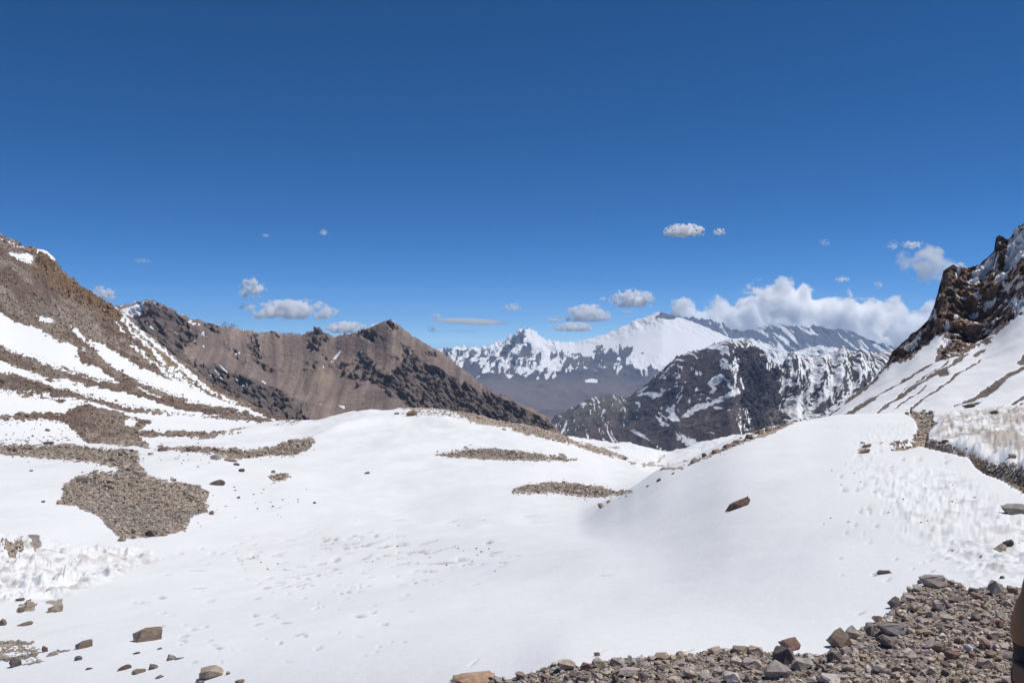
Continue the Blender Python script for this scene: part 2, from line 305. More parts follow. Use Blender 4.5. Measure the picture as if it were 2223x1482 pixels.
# ------------------------------------------------------------------ the near ground: bench, bowl, mound and the snow beyond it
def zp(d, z): return CY - F * z / d
LN = [
 [(-700, 2, zp(2, -2.7)), (0, 2, zp(2, -2.35)), (600, 2, zp(2, -2.0)), (1111, 2, zp(2, -1.78)), (1600, 2, zp(2, -1.68)), (2223, 2, zp(2, -1.62)), (2900, 2, zp(2, -1.5))],
 [(-700, 17, 1490), (0, 12.2, 1482), (300, 10.2, 1482), (600, 8.3, 1482), (850, 6.9, 1482), (1000, 6.15, 1482), (1111, 5.7, 1482), (1250, 5.1, 1482), (1440, 4.9, 1482), (1840, 4.6, 1482), (2223, 4.4, 1482), (2900, 4.2, 1460)],
 [(-700, 27, 1300), (0, 23, 1300), (300, 22.5, 1300), (600, 20, 1300), (850, 17, 1300), (1000, 14.8, 1300), (1111, 13.2, 1300), (1250, 11.5, 1300), (1440, 9.6, 1300), (1600, 8.3, 1300), (1840, 7, 1300), (2223, 6, 1300), (2900, 5.6, 1280)],
 [(-700, 40, 1180), (0, 38, 1175), (300, 42, 1180), (600, 44, 1180), (850, 39, 1180), (1000, 33.5, 1180), (1111, 28.5, 1180), (1250, 23, 1180), (1440, 16.6, 1180), (1600, 12.5, 1180), (1840, 9.9, 1180), (2223, 8.5, 1180), (2900, 7.8, 1150)],
 [(-700, 60, 1060), (0, 60, 1070), (300, 63, 1075), (600, 68, 1080), (850, 70, 1085), (1000, 61, 1100), (1111, 51, 1116), (1250, 41, 1122), (1340, 35, 1084), (1380, 34, 1058), (1440, 34, 1019), (1500, 34, 996), (1600, 36, 949), (1700, 44, 920), (1780, 52, 908), (1840, 56, 900), (2000, 58, 897), (2223, 58, 880), (2900, 58, 840)],
 [(-700, 85, 1010), (0, 85, 1020), (300, 88, 1012), (600, 100, 1003), (850, 108, 1000), (1000, 105, 1005), (1111, 98, 1020), (1250, 85, 1052), (1340, 75, 1062), (1440, 72, 1040), (1600, 90, 1010), (1840, 110, 960), (2000, 100, 935), (2223, 100, 915), (2900, 100, 880)],
 [(-700, 120, 975), (0, 120, 977), (300, 125, 968), (600, 140, 957), (850, 150, 947), (1000, 148, 950), (1111, 140, 962), (1250, 130, 1000), (1340, 135, 1016), (1440, 140, 1023), (1600, 160, 1022), (1840, 180, 985), (2223, 180, 940), (2900, 180, 900)],
 [(-700, 170, 960), (0, 170, 952), (300, 190, 946), (500, 210, 936), (580, 222, 926), (640, 230, 917), (700, 234, 909), (750, 235, 902), (800, 235, 898), (870, 231, 897), (950, 225, 895), (1020, 218, 899), (1100, 209, 914), (1150, 204, 925), (1220, 195, 944), (1300, 186, 974), (1360, 178, 995), (1440, 172, 1018), (1600, 200, 1022), (1840, 230, 1000), (2223, 250, 960), (2900, 250, 930)],
 [(-700, 240, 1010), (300, 260, 990), (640, 290, 970), (950, 290, 965), (1220, 262, 990), (1300, 250, 1000), (1360, 240, 1010), (1440, 230, 1021), (1600, 260, 1012), (1840, 280, 1000), (2900, 290, 960)],
 [(-700, 400, 1000), (640, 420, 985), (950, 420, 970), (1220, 400, 968), (1300, 400, 969), (1400, 395, 986), (1440, 385, 1000), (1500, 385, 986), (1600, 385, 966), (1700, 385, 955), (1840, 400, 935), (2900, 400, 930)],
 [(-700, 520, 1000), (640, 520, 985), (950, 520, 975), (1150, 520, 957), (1235, 520, 949), (1300, 520, 957), (1400, 510, 971), (1455, 500, 981), (1480, 500, 975), (1540, 500, 956), (1620, 520, 942), (1700, 520, 940), (1840, 540, 928), (2900, 540, 925)],
 [(-700, 760, 1150), (2900, 760, 1130)],
 [(-700, 1150, 1250), (2900, 1150, 1250)],
]
A = Sheet(-620, 2780, 2.2, LN, [44, 104, 84, 84, 56, 48, 52, 10, 14, 18, 6, 5])
px, py = A.proj(); X, Y, Z = A.P[..., 0].copy(), A.P[..., 1].copy(), A.P[..., 2]
sd = snow_field(px, py, 7.0)
# the snow's own soft undulation, growing with distance so that it keeps in scale
amp = 0.02 + 0.0035 * Y
Z += amp * fbm(X / 9, Y / 14, o=3, seed=21) * sstep(6, 30, Y) + 0.05 * fbm(X / 2.4, Y / 3.5, o=3, seed=22) * sstep(3, 12, Y) * (Y < 200)
# wind lip on the near face of the mound
yc = pchip([600, 700, 760, 840, 920, 980, 1060, 1100], [975, 946, 930, 919, 916, 921, 934, 945], np.clip(px, 600, 1100)); tt = yc - py
Z += 1.3 * sstep(-5, 5, tt) * (1 - sstep(12, 60, tt)) * sstep(640, 800, px) * (1 - sstep(900, 1060, px)) * (Y > 130) * (Y < 300)
yc = pchip([400, 520, 600, 700], [960, 945, 936, 928], np.clip(px, 400, 700)); tt = yc - py
Z += 0.8 * sstep(-4, 4, tt) * (1 - sstep(8, 30, tt)) * sstep(420, 520, px) * (1 - sstep(600, 700, px)) * (Y > 130) * (Y < 300)
yc = pchip([780, 900, 1000, 1100], [985, 974, 968, 972], np.clip(px, 780, 1100)); tt = yc - py
Z += 0.5 * sstep(-10, 8, tt) * (1 - sstep(14, 60, tt)) * sstep(760, 860, px) * (1 - sstep(960, 1100, px)) * (Y > 90) * (Y < 240)
yc = pchip([960, 1040, 1110, 1180], [1160, 1153, 1146, 1140], np.clip(px, 960, 1180)); tt = yc - py
Z += 0.16 * sstep(-5, 5, tt) * (1 - sstep(10, 70, tt)) * sstep(980, 1050, px) * (1 - sstep(1090, 1160, px)) * (Y > 25) * (Y < 90)
def on(mask, fn):
    out = np.zeros_like(X); m_ = mask > 1e-4; out[m_] = fn(X[m_], Y[m_]); return out
# stony ground stands rough and a little below the snow's surface
rk = sstep(-1, 5, -sd)
Z += rk * (on(rk * (Y < 130), lambda x, y: fbm(x * 3.2, y * 3.2, o=4, seed=31) * (0.004 + 0.0012 * y)) + on(rk * (Y >= 60) * (Y < 600), lambda x, y: fbm(x / 2, y / 2, o=4, seed=33) * 0.35))
trail = poly_sd(px, py, ROCK[7]); Z -= 0.30 * sstep(-4, 5, trail) * (Y < 70) * (Y > 9)
# penitentes: rows of snow blades on the left, small lumps on the right
def blades(X, Y, scale, seed, hx=1.0):
    wx = fbm(X / scale * .6, Y / scale * .6, o=2, seed=seed + 3) * .9; a = ridged(X / scale * hx + wx, Y / scale * 0.55 - wx, o=3, seed=seed, gain=0.5); return np.clip(a, 0, 1) ** 2.2
lm = np.clip(poly_sd(px, py, [(-700, 1130), (0, 1152), (80, 1158), (160, 1172), (260, 1182), (400, 1205), (330, 1225), (200, 1275), (120, 1302), (0, 1310), (-700, 1330)]) / 16, 0, 1)
Z += lm * on(lm, lambda X, Y: (blades(X, Y, 1.0, 41, 1.1) * np.clip(.5 + 1.3 * fbm(X / 3, Y / 4, o=2, seed=42), .1, 1) - 0.12) * 0.75 + fbm(X * 2.0, Y * 1.6, o=3, seed=43) * 0.2)
rm = np.clip(poly_sd(px, py, [(2000, 896), (2140, 884), (2223, 878), (2900, 860), (2900, 1100), (2223, 1016), (2147, 998), (2104, 979), (2061, 965), (2018, 950), (2020, 934), (2038, 922), (2030, 905)]) / 12, 0, 1) * (Y < 75)
Z += rm * on(rm, lambda X, Y: ((blades(X, Y, 0.5, 45) - 0.3) * 0.17 + fbm(X / .8, Y / 1.2, o=4, seed=46, gain=.65) * .20 + 0.10))
rm2 = np.clip(poly_sd(px, py, [(1880, 905), (1985, 905), (1990, 950), (1930, 990), (2060, 990), (2200, 1075), (2900, 1200), (2900, 1310), (2223, 1280), (2100, 1285), (2060, 1240), (1950, 1180), (1850, 1040), (1820, 960)]) / 60, 0, 1) * (Y < 60)
Z += rm2 * on(rm2, lambda X, Y: (np.clip(ridged(X * 3.4, Y * 2.2, o=3, seed=47), 0, 1) ** 3 * 0.055 + fbm(X * 9, Y * 6, o=3, seed=48) * 0.028))
# sun pits and dirty scallops in the bowl
pit = np.zeros_like(px); dust = np.zeros_like(px)
prs = np.random.default_rng(3)
PITS = [(707, 1172, 24, 5), (725, 1172, 14, 5), (715, 1181, 60, 2), (757, 1182, 55, 2.5), (800, 1183, 60, 2), (838, 1186, 40, 2.5), (868, 1182, 36, 5), (855, 1168, 40, 2), (815, 1166, 10, 4), (755, 1171, 14, 3), (768, 1165, 12, 2.5), (795, 1186, 22, 2.5), (750, 1191, 20, 3), (770, 1190, 14, 3), (930, 1178, 50, 2), (905, 1197, 60, 1.6), (925, 1201, 30, 2), (960, 1194, 80, 1.5), (1000, 1210, 16, 4), (1060, 1179, 18, 3), (1075, 1196, 30, 2), (965, 1219, 80, 2), (1000, 1214, 30, 2), (870, 1224, 50, 2), (925, 1236, 40, 2), (790, 1210, 22, 2), (818, 1211, 12, 3), (838, 1204, 22, 2), (730, 1213, 16, 5), (695, 1222, 30, 1.6), (720, 1240, 36, 1.8), (640, 1249, 60, 2), (625, 1252, 20, 2.5), (580, 1256, 24, 3.5), (644, 1259, 12, 2.5), (663, 1259, 12, 2.5), (630, 1272, 40, 2), (655, 1271, 30, 1.5), (580, 1276, 20, 2), (690, 1250, 12, 3), (560, 1198, 20, 2), (545, 1213, 26, 3), (551, 1205, 10, 3), (520, 1218, 16, 3), (506, 1200, 14, 3), (605, 1202, 14, 2), (556, 1298, 18, 2), (687, 1321, 16, 2.5), (590, 1336, 20, 2.5), (555, 1336, 12, 2.5), (558, 1355, 20, 3), (620, 1352, 22, 2), (780, 1341, 24, 3), (810, 1333, 12, 2), (833, 1354, 18, 2.5), (647, 1378, 24, 2.5), (662, 1380, 10, 3), (607, 1395, 10, 4), (690, 1407, 18, 4), (740, 1286, 10, 2), (755, 1283, 14, 2), (898, 1262, 12, 3), (300, 1310, 38, 2), (350, 1300, 20, 3), (455, 1303, 22, 2.5), (390, 1199, 14, 2.5), (460, 1198, 12, 3), (480, 1200, 12, 2), (350, 1357, 14, 2), (420, 1366, 20, 3), (445, 1361, 14, 2), (400, 1378, 20, 2.5), (455, 1387, 14, 2), (395, 1392, 20, 1.5), (475, 1405, 18, 3), (420, 1438, 18, 2.5), (1027, 1438, 24, 2.2, 35), (1868, 1330, 18, 3, 18), (1926, 1258, 16, 3, 18), (1898, 1245, 12, 2, 15), (1490, 1412, 30, 2, 15), (1530, 1410, 14, 2, 15), (1300, 1414, 30, 1.5, 18)]
for k in range(110):
    PITS.append((prs.normal(760, 190), prs.normal(1215, 38), prs.uniform(6, 34), prs.uniform(0.7, 1.4)))
for k in range(34):
    PITS.append((prs.uniform(330, 900), prs.uniform(1260, 1450), prs.uniform(6, 18), prs.uniform(0.8, 1.8)))
for k in range(110):
    PITS.append((prs.uniform(1820, 2240), prs.uniform(975, 1250), prs.uniform(6, 18), prs.uniform(1.2, 2.6), 12))
dpx = 2.2
for p in PITS:
    x0, y0, w, h = p[:4]; ang = math.radians(p[4] if len(p) > 4 else 4 + prs.uniform(-4, 10))
    c0 = max(int((x0 - w - A.px[0]) / dpx), 0); c1 = min(int((x0 + w - A.px[0]) / dpx) + 2, len(A.px) - 1)
    if c1 <= c0: continue
    sx, sy = px[:, c0:c1], py[:, c0:c1]
    sel = (np.abs(sy - y0) < w * 0.6 + 6)
    dx, dy = sx - x0, sy - y0 + prs.uniform(-.03, .03) * (sx - x0) ** 2 / w
    a_ = dx * math.cos(ang) - dy * math.sin(ang); b_ = dx * math.sin(ang) + dy * math.cos(ang)
    q = np.exp(-((a_ / (w * 0.5)) ** 2) ** 1.3 - ((b_ / (h * 0.75)) ** 2)) * sel * (Y[:, c0:c1] < 70)
    pit[:, c0:c1] = np.maximum(pit[:, c0:c1], q * (1.0 if len(p) < 6 else .5)); 
    dust[:, c0:c1] = np.maximum(dust[:, c0:c1], q * prs.uniform(.4, 1.0))
pm = (pit > 1e-3) | (dust > 1e-3); pn_ = np.ones_like(px); pn_[pm] = 0.6 + 0.8 * np.clip(fbm(px[pm] / 9, py[pm] / 4, o=3, seed=52) + .35, 0, 1)
Z -= pit * pn_ * Y * 0.0024
dust = dust * pn_
dust = np.maximum(dust, rm * np.clip(on(rm, lambda x, y: fbm(x * 1.6, y * 1.1, o=3, seed=53)) * 1.6 + 0.12 + 0.5 * sstep(22, 0, py - 0 - pchip([2000, 2061, 2104, 2147, 2223, 2900], [950, 962, 975, 996, 1013, 1100], np.clip(px, 2000, 2900)) + 22), 0, .85))
dust = np.maximum(dust, rm2 * np.clip(on(rm2, lambda x, y: fbm(x * 3, y * 2, o=3, seed=54)) * 0.8 - 0.08, 0, .45))
dust = np.maximum(dust, lm * np.clip(on(lm, lambda x, y: fbm(x * 1.3, y * 1.3, o=3, seed=55)) * 1.3 - 0.05, 0, .65))
dust = np.maximum(dust, 0.05 + 0.06 * fbm(X / 5, Y / 5, o=3, seed=56))
A.P[..., 2] = Z
rock = lerp(TAN * 1.08, GREY, sstep(-.3, .4, on(sd < 8, lambda x, y: fbm(x / 6, y / 6, o=3, seed=61))))
far = sstep(120, 200, Y)[..., None]; rock = rock * (1 - far) + (TAN * 1.15) * far
rust = (sstep(1400, 1480, px) * sstep(1800, 1760, px) * (Y > 30) * (Y < 80))[..., None]; rock = rock * (1 - rust) + TAN * 1.05 * rust
snow_at = np.clip(0.5 + sd / 7, 0, 1)
# stray stones leave the snow speckled on the hill's foot
ground_mat = terrain_mat('near_snow_and_scree', 1.2, (2.2, 14.0), edge_amt=0.35, bump=0.8, bump_dist=0.05, snow_bump=0.35, snow_bump_scale=4.0, contrast=0.55)
A.build('snow_ground', ground_mat, snow_at, rock, np.clip(dust, 0, 1), kind='structure')

# ------------------------------------------------------------------ the stony hillside on the left
LB = [
 [(-700, 90, 1000), (0, 100, 1000), (300, 112, 992), (500, 130, 975), (640, 175, 955), (760, 200, 990)],
 [(-700, 112, 940), (0, 124, 962), (300, 140, 958), (500, 165, 940), (640, 200, 932), (760, 225, 975)],
 [(-700, 140, 780), (0, 155, 850), (150, 165, 868), (300, 185, 895), (500, 218, 906), (640, 225, 922), (760, 245, 960)],
 [(-700, 172, 560), (0, 200, 680), (150, 225, 755), (300, 245, 800), (420, 255, 845), (500, 258, 880), (640, 240, 918), (760, 260, 955)],
 [(-700, 215, 130), (-200, 250, 400), (0, 262, 508), (25, 266, 522), (55, 272, 540), (95, 276, 549), (115, 279, 562), (135, 282, 592), (160, 285, 616), (200, 292, 642), (225, 296, 657), (250, 300, 668), (300, 302, 712), (350, 300, 750), (420, 295, 800), (500, 285, 856), (560, 275, 886), (620, 262, 908), (650, 256, 916), (700, 262, 935), (760, 275, 955)],
 [(-700, 260, 250), (0, 320, 640), (250, 360, 760), (420, 350, 860), (640, 310, 960), (760, 320, 990)],
 [(-700, 330, 600), (0, 420, 900), (250, 460, 950), (640, 420, 1000), (760, 420, 1000)],
]
B = Sheet(-620, 750, 2.2, LB, [14, 50, 80, 80, 10, 6])
px, py = B.proj(); X, Y, Z = (B.P[..., i].copy() for i in range(3)); Z0 = B.P[..., 2]
sd = snow_field(px, py, 9.0)
speck = (px < 200) & (py > 770)
sp = np.clip(fbm(X / 2.2, Y / 3.5, o=4, seed=71) * 22 - 3.5, -8, 8) * (sstep(240, 120, px) * sstep(745, 780, py) * sstep(905, 885, py))
sd = np.where(sd > 0, sd - np.maximum(sp, 0) * 1.6, sd + np.maximum(sp, 0) * 0.3)
rk = sstep(-2, 5, -sd); outc = np.clip(poly_sd(px, py, [(40, 540), (70, 538), (110, 548), (135, 585), (200, 635), (260, 672), (300, 715), (240, 700), (180, 670), (130, 640), (90, 610), (60, 585), (75, 560)]) / 14, 0, 1)
Z0 += rk * (fbm(X / 5, Y / 5, Z / 5, o=5, seed=72, gain=.6) * 1.1) + outc * (ridged(X / 9, Y / 9, Z / 9, o=5, seed=73, gain=.6) - .55) * 7.0 + fbm(X / 40, Y / 40, o=2, seed=74) * 1.6 * sstep(940, 900, py)
rock = lerp(TAN * .88, DARKB * 1.35, sstep(-.35, .35, fbm(X / 14, Y / 14, Z / 9, o=4, seed=75)))
rock = lerp(rock, (0.30, 0.225, 0.13), sstep(.0, 12, union(px, py, [[(250, 668), (330, 740), (420, 810), (560, 892), (600, 912), (540, 900), (440, 850), (380, 815), (320, 770), (262, 700)]])) * .75)
rock = lerp(rock, (0.20, 0.125, 0.07), outc * .8)
rock = lerp(rock, TAN * 1.05, sstep(935, 960, py))
tc = rng.random(rock.shape[:2])[..., None]; rock = rock * (0.8 + 0.4 * tc)
hill_mat = terrain_mat('stony_hillside', 0.5, (0.35, 1.6), edge_amt=0.45, bump=1.0, bump_dist=1.0, snow_bump=.1, snow_bump_scale=.8, contrast=0.7)
B.build('stony_hillside', hill_mat, np.clip(0.5 + sd / 6, 0, 1), rock, kind='structure')

# ------------------------------------------------------------------ the snow slope and crags on the right
LC = [
 [(1640, 150, 1010), (1780, 110, 940), (1840, 85, 935), (1940, 70, 935), (2223, 60, 925), (2800, 50, 915)],
 [(1640, 170, 990), (1780, 135, 922), (1840, 108, 902), (1940, 92, 898), (2040, 82, 896), (2223, 72, 888), (2800, 60, 870)],
 [(1640, 180, 985), (1780, 146, 918), (1840, 145, 880), (1940, 135, 830), (2040, 120, 805), (2120, 113, 795), (2223, 103, 780), (2800, 85, 640)],
 [(1640, 190, 980), (1780, 152, 915), (1840, 165, 870), (1900, 168, 822), (1940, 168, 788), (2000, 160, 752), (2040, 152, 745), (2120, 150, 735), (2223, 140, 660), (2800, 115, 430)],
 [(1640, 195, 978), (1740, 165, 930), (1780, 156, 913), (1840, 172, 866), (1900, 178, 818), (1925, 180, 790), (1940, 181, 763), (1958, 181, 747), (1985, 180, 722), (2015, 177, 696), (2028, 176, 664), (2040, 175, 616), (2048, 175, 592), (2062, 176, 580), (2100, 178, 576), (2118, 178, 573), (2136, 177, 560), (2158, 176, 545), (2162, 176, 522), (2172, 176, 518), (2186, 177, 526), (2205, 176, 503), (2223, 175, 490), (2300, 175, 430), (2800, 160, 150)],
 [(1640, 230, 1000), (1780, 200, 960), (1940, 230, 860), (2040, 225, 760), (2223, 225, 640), (2800, 210, 400)],
 [(1640, 330, 1050), (1940, 330, 950), (2223, 330, 900), (2800, 320, 800)],
]
C = Sheet(1640, 2780, 2.0, LC, [10, 60, 60, 150, 14, 6])
px, py = C.proj(); X, Y, Z = (C.P[..., i].copy() for i in range(3))
jx = fbm(px / 12, py / 12, o=4, seed=82, gain=.6) * 7; jy = fbm(px / 12, py / 9, o=4, seed=83, gain=.6) * 6
crag = poly_sd(px + jx, py + jy, SLOPE_ROCK[0]); rest = union(px + jx * .35, py + jy * .35, SLOPE_ROCK[1:], SLOPE_ROCK_ST)
hs_ = union(px + jx, py + jy, SLOPE_SNOW)
strk = fbm((X * .80 + Z * .6) / 1.6, (Y) / 5, (Z * .8 - X * .6) / 5.5, o=4, seed=84) * .7 + .5 * fbm((X * .80 + Z * .6) / .7, Y / 2, (Z * .8 - X * .6) / 2.0, o=3, seed=184)        # flecks of snow lying along the ledges
cs = np.maximum(hs_, (strk - 0.24) * 26 + 4 * sstep(2060, 2200, px) - 2)
sd = -np.maximum(np.minimum(crag, -cs), rest)
cm = sstep(-2, 14, crag)
big = ridged(X / 16 + 3, Y / 16, Z / 22, o=3, seed=85, gain=.5) - .6
sm = ridged(X / 4.2, Y / 4.2, Z / 7.0, o=5, seed=86, gain=.68) - .6
toward = -np.array((0.45, 0.85, -0.25))
disp = cm * (big * 4.6 + sm * 4.0)
C.P += disp[..., None] * toward
C.P[..., 2] += (1 - cm) * (fbm(X / 14, Y / 14, o=3, seed=87) * .5 + .12 * fbm(X / 2.5, Y / 5, o=3, seed=88)) - .25 * sstep(-1, 2, rest)
rock = lerp((0.205, 0.155, 0.132), (0.25, 0.165, 0.13), sstep(-.2, .4, fbm(X / 9, Y / 9, Z / 9, o=4, seed=89)))
rock = lerp(rock, (0.25, 0.14, 0.085), sstep(.15, .6, fbm(X / 6, Y / 6, Z / 6, o=4, seed=90)))
rock = lerp(rock, (0.20, 0.165, 0.145), 1 - cm)
crag_mat = terrain_mat('snow_slope_and_crags', 0.7, (0.25, 1.3), edge_amt=0.30, bump=1.0, bump_dist=1.4, snow_bump=.06, snow_bump_scale=1.0, contrast=0.6)
C.build('snow_slope_with_crags', crag_mat, np.clip(0.5 + sd / 5, 0, 1), rock, kind='structure')

# ------------------------------------------------------------------ the brown ridge across the valley
SKY_D = [(150, 700), (200, 690), (245, 665), (258, 658), (290, 656), (312, 647), (325, 650), (335, 652), (345, 655), (370, 670), (400, 684), (430, 688), (445, 695), (470, 705), (500, 712), (540, 722), (585, 728), (598, 721), (612, 727), (640, 728), (655, 727), (670, 718), (690, 711), (705, 720), (725, 727), (745, 722), (770, 724), (800, 710), (830, 704), (850, 699), (870, 712), (900, 733), (950, 760), (985, 785), (1020, 812), (1060, 843), (1100, 860), (1150, 884), (1190, 910), (1215, 940), (1240, 968), (1290, 1010)]
def dsk(p): return float(np.interp(p, [150, 300, 600, 720, 850, 1000, 1215, 1290], [1500, 1500, 1600, 1600, 1560, 1480, 1400, 1380]))
def line_between(f, dfac, extra=0):   # f of the way from the foot (py 985) up to the skyline
    return [(p, dsk(p) * dfac, 985 + (y - 985) * f + extra) for p, y in SKY_D]
LD = [[(p, dsk(p) * .60, 1010 + max(0, p - 1215) * .4) for p, _ in SKY_D],
      [(p, dsk(p) * .74, 985 + (y - 985) * .22) for p, y in SKY_D], [(p, dsk(p) * (.87), 985 + (y - 985) * .52) for p, y in SKY_D],
      [(p, dsk(p) * .955, 985 + (y - 985) * .80) for p, y in SKY_D], [(p, dsk(p), y) for p, y in SKY_D], [(p, dsk(p) * 1.12, y + 90) for p, y in SKY_D], [(p, dsk(p) * 1.4, 1010) for p, y in SKY_D]]
D = Sheet(150, 1290, 2.1, LD, [10, 60, 72, 56, 8, 5])
px, py = D.proj(); X, Y, Z = (D.P[..., i].copy() for i in range(3))
CR = [[(470, 795), (520, 815), (580, 835), (620, 850), (650, 880), (668, 915), (600, 912), (540, 880), (480, 850), (420, 815), (380, 790)],
      [(268, 672), (312, 648), (350, 656), (400, 686), (420, 720), (400, 760), (430, 800), (400, 800), (340, 740), (300, 705)],
      [(540, 722), (562, 730), (570, 770), (560, 790), (545, 760)], [(662, 716), (690, 709), (712, 724), (700, 745), (672, 738)], [(590, 722), (604, 720), (604, 742), (592, 740)], [(440, 692), (470, 700), (480, 725), (450, 715)],
      [(765, 768), (800, 772), (815, 790), (850, 812), (872, 770), (890, 752), (920, 790), (950, 800), (1000, 830), (1060, 850), (1120, 872), (1200, 920), (1220, 948), (1100, 925), (1000, 905), (930, 900), (880, 880), (850, 860), (800, 830), (785, 800)],
      [(768, 720), (800, 712), (830, 740), (800, 742)], [(675, 745), (700, 750), (720, 790), (700, 775)], [(728, 780), (765, 800), (760, 820), (735, 805)], [(500, 745), (520, 760), (530, 800), (512, 780)], [(840, 700), (862, 705), (870, 730), (850, 725)]]
jx = fbm(px / 14, py / 18, o=4, seed=101, gain=.6) * 26
cr = union(px + jx, py + jx * .7, CR); crn = fbm(X / 120 + Z / 90, Y / 90, Z / 130, o=4, seed=102) * 30 - 14
cm = sstep(-3, 9, np.maximum(cr, np.minimum(crn, 8) - sstep(740, 640, px) * 4)) * sstep(960, 930, py + 0 * px)
rib = ridged(X / 75, Y / 130, Z / 150, o=5, seed=103, gain=.6) - .6
fine = ridged(X / 22, Y / 26, Z / 34, o=4, seed=104, gain=.62) - .6
D.P += (cm * (rib * 34 + fine * 26) + (1 - cm) * (fbm(X / 130, Y / 200, Z / 300, o=3, seed=105) * 14))[..., None] * -np.array((0.25, .75, -.55))
D.P[..., 2] += (sstep(3.8, 4.0, D.r) * (1 - sstep(4.0, 4.3, D.r))) * (ridged(X / 14, Y / 18, o=4, seed=106, gain=.6) - .6) * 11 * (1 - .8 * np.exp(-((px - 850) / 45) ** 2))
rock = lerp((0.265, 0.2, 0.165), (0.22, 0.165, 0.145), sstep(-.3, .3, fbm(X / 100 + Z / 160, Y / 200, Z / 500, o=3, seed=107)))
rock = lerp(rock, (0.275, 0.222, 0.168), sstep(0, 60, union(px, py, [[(560, 735), (680, 740), (760, 820), (780, 900), (640, 890), (580, 800)]])) * .3)
chute = fbm((X + Z * .35 * sstep(900, 700, px)) / 9, Y / 900, Z / 260, o=4, seed=109, gain=.6)
rock = rock * (1 + .32 * chute * (1 - cm))[..., None]
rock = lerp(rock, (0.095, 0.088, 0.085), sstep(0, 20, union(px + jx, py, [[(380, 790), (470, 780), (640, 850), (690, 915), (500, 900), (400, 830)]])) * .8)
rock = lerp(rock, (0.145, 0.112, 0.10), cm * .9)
sd = np.maximum(union(px, py, [[(716, 786), (724, 768), (735, 755), (739, 757), (722, 784)], [(258, 668), (285, 660), (302, 653), (318, 648), (306, 662), (290, 676), (272, 682)]], [[(332, 650, 1.5), (338, 668, 2)], [(475, 790, 1), (490, 805, 2)], [(464, 800, 1), (478, 818, 2)], [(570, 827, 2), (575, 830, 1.5)], [(735, 879, 1), (745, 882, 3)], [(780, 772, 1), (786, 766, 2)], [(680, 872, .6), (700, 878, .8)], [(850, 698, 1), (880, 716, 1.5), (920, 742, 1)], [(300, 712, 2), (345, 748, 2)], [(355, 750, 1), (366, 770, 2.5)], [(500, 822, 1), (530, 826, 2)], [(700, 790, .6), (701, 795, 2)], [(765, 715, 1), (800, 712, 2), (835, 702, 2)]]), (fbm(X / 9, Y / 14, Z / 14, o=3, seed=108) - .62) * 12 * sstep(600, 520, px) - 1 * sstep(500, 700, px) * 6)
ridge_mat = terrain_mat('brown_ridge_rock', 0.2, (0.02, 0.12), edge_amt=0.25, bump=1.0, bump_dist=9, snow_bump=.05, snow_bump_scale=.1, contrast=0.35)
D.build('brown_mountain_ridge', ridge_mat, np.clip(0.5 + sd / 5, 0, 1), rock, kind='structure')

# ------------------------------------------------------------------ the dark snow-streaked mountain to the right of the valley
SKY_E = [(1120, 985), (1180, 930), (1205, 903), (1220, 895), (1250, 877), (1280, 864), (1300, 858), (1330, 855), (1360, 862), (1380, 850), (1410, 826), (1440, 801), (1470, 776), (1500, 765), (1540, 752), (1565, 743), (1590, 737), (1605, 739), (1620, 738), (1640, 748), (1660, 764), (1685, 786), (1697, 790), (1713, 766), (1730, 762), (1745, 776), (1765, 776), (1790, 764), (1805, 770), (1830, 752), (1850, 764), (1870, 753), (1900, 762), (1930, 758), (1960, 764), (2060, 760)]
def esk(p): return float(np.interp(p, [1120, 1330, 1600, 1700, 1850, 2060], [3300, 3100, 2500, 2750, 2700, 2600]))
def em(p): return float(np.interp(p, [1120, 1300, 1500, 1600, 1640, 1700, 1800, 2060], [.84, .84, .80, .76, .80, .90, .84, .84]))
LE = [[(p, esk(p) * (em(p) - .22), 1040) for p, _ in SKY_E], [(p, esk(p) * (em(p) - .1), 1000 + (y - 1000) * .22) for p, y in SKY_E],
      [(p, esk(p) * em(p), 1000 + (y - 1000) * .52) for p, y in SKY_E], [(p, esk(p) * (em(p) + .96 - 0) / 2 + esk(p) * .0, 1000 + (y - 1000) * .80) for p, y in SKY_E],
      [(p, esk(p), y) for p, y in SKY_E], [(p, esk(p) * 1.12, y + 90) for p, y in SKY_E], [(p, esk(p) * 1.35, 1040) for p, _ in SKY_E]]
E = Sheet(1120, 2060, 2.0, LE, [12, 64, 72, 60, 8, 5])
px, py = E.proj(); X, Y, Z = (E.P[..., i].copy() for i in range(3))
face = np.clip(poly_sd(px + fbm(px / 26, py / 26, o=4, seed=110) * 34, py + fbm(px / 26, py / 26, o=3, seed=210) * 16, [(1600, 745), (1640, 748), (1680, 780), (1690, 830), (1705, 880), (1690, 930), (1640, 950), (1610, 900), (1600, 830)]) / 8, 0, 1)
da = X * .76 - Z * .65; db = X * .65 + Z * .76          # along and across the streaks, which fall to the left
rib = ridged(da / 110, Y / 700, db / 330, o=5, seed=111, gain=.6) - .6
fine = ridged(da / 24, Y / 200, db / 80, o=4, seed=112, gain=.62) - .6
E.P += (rib * 24 + fine * np.where(px < 1620, 9, 16))[..., None] * -np.array((0.3, .75, -.55))
E.P += (face * (ridged(X / 34, Y / 60, Z / 110, o=5, seed=211, gain=.62) - .6) * 44)[..., None] * -np.array((-.2, .95, -.2))
E.P[..., 2] += (sstep(3.8, 4.0, E.r) * (1 - sstep(4.0, 4.3, E.r))) * (ridged(X / 26, Y / 26, o=3, seed=113) - .6) * 14
st = fbm(da / 4.8, Y / 700, db / 42, o=4, seed=114, gain=.66) + .32 * fbm(X / 120, Y / 160, Z / 90, o=2, seed=119)
height = sstep(930, 790, py + (px < 1600) * sstep(1600, 1280, px) * 120)
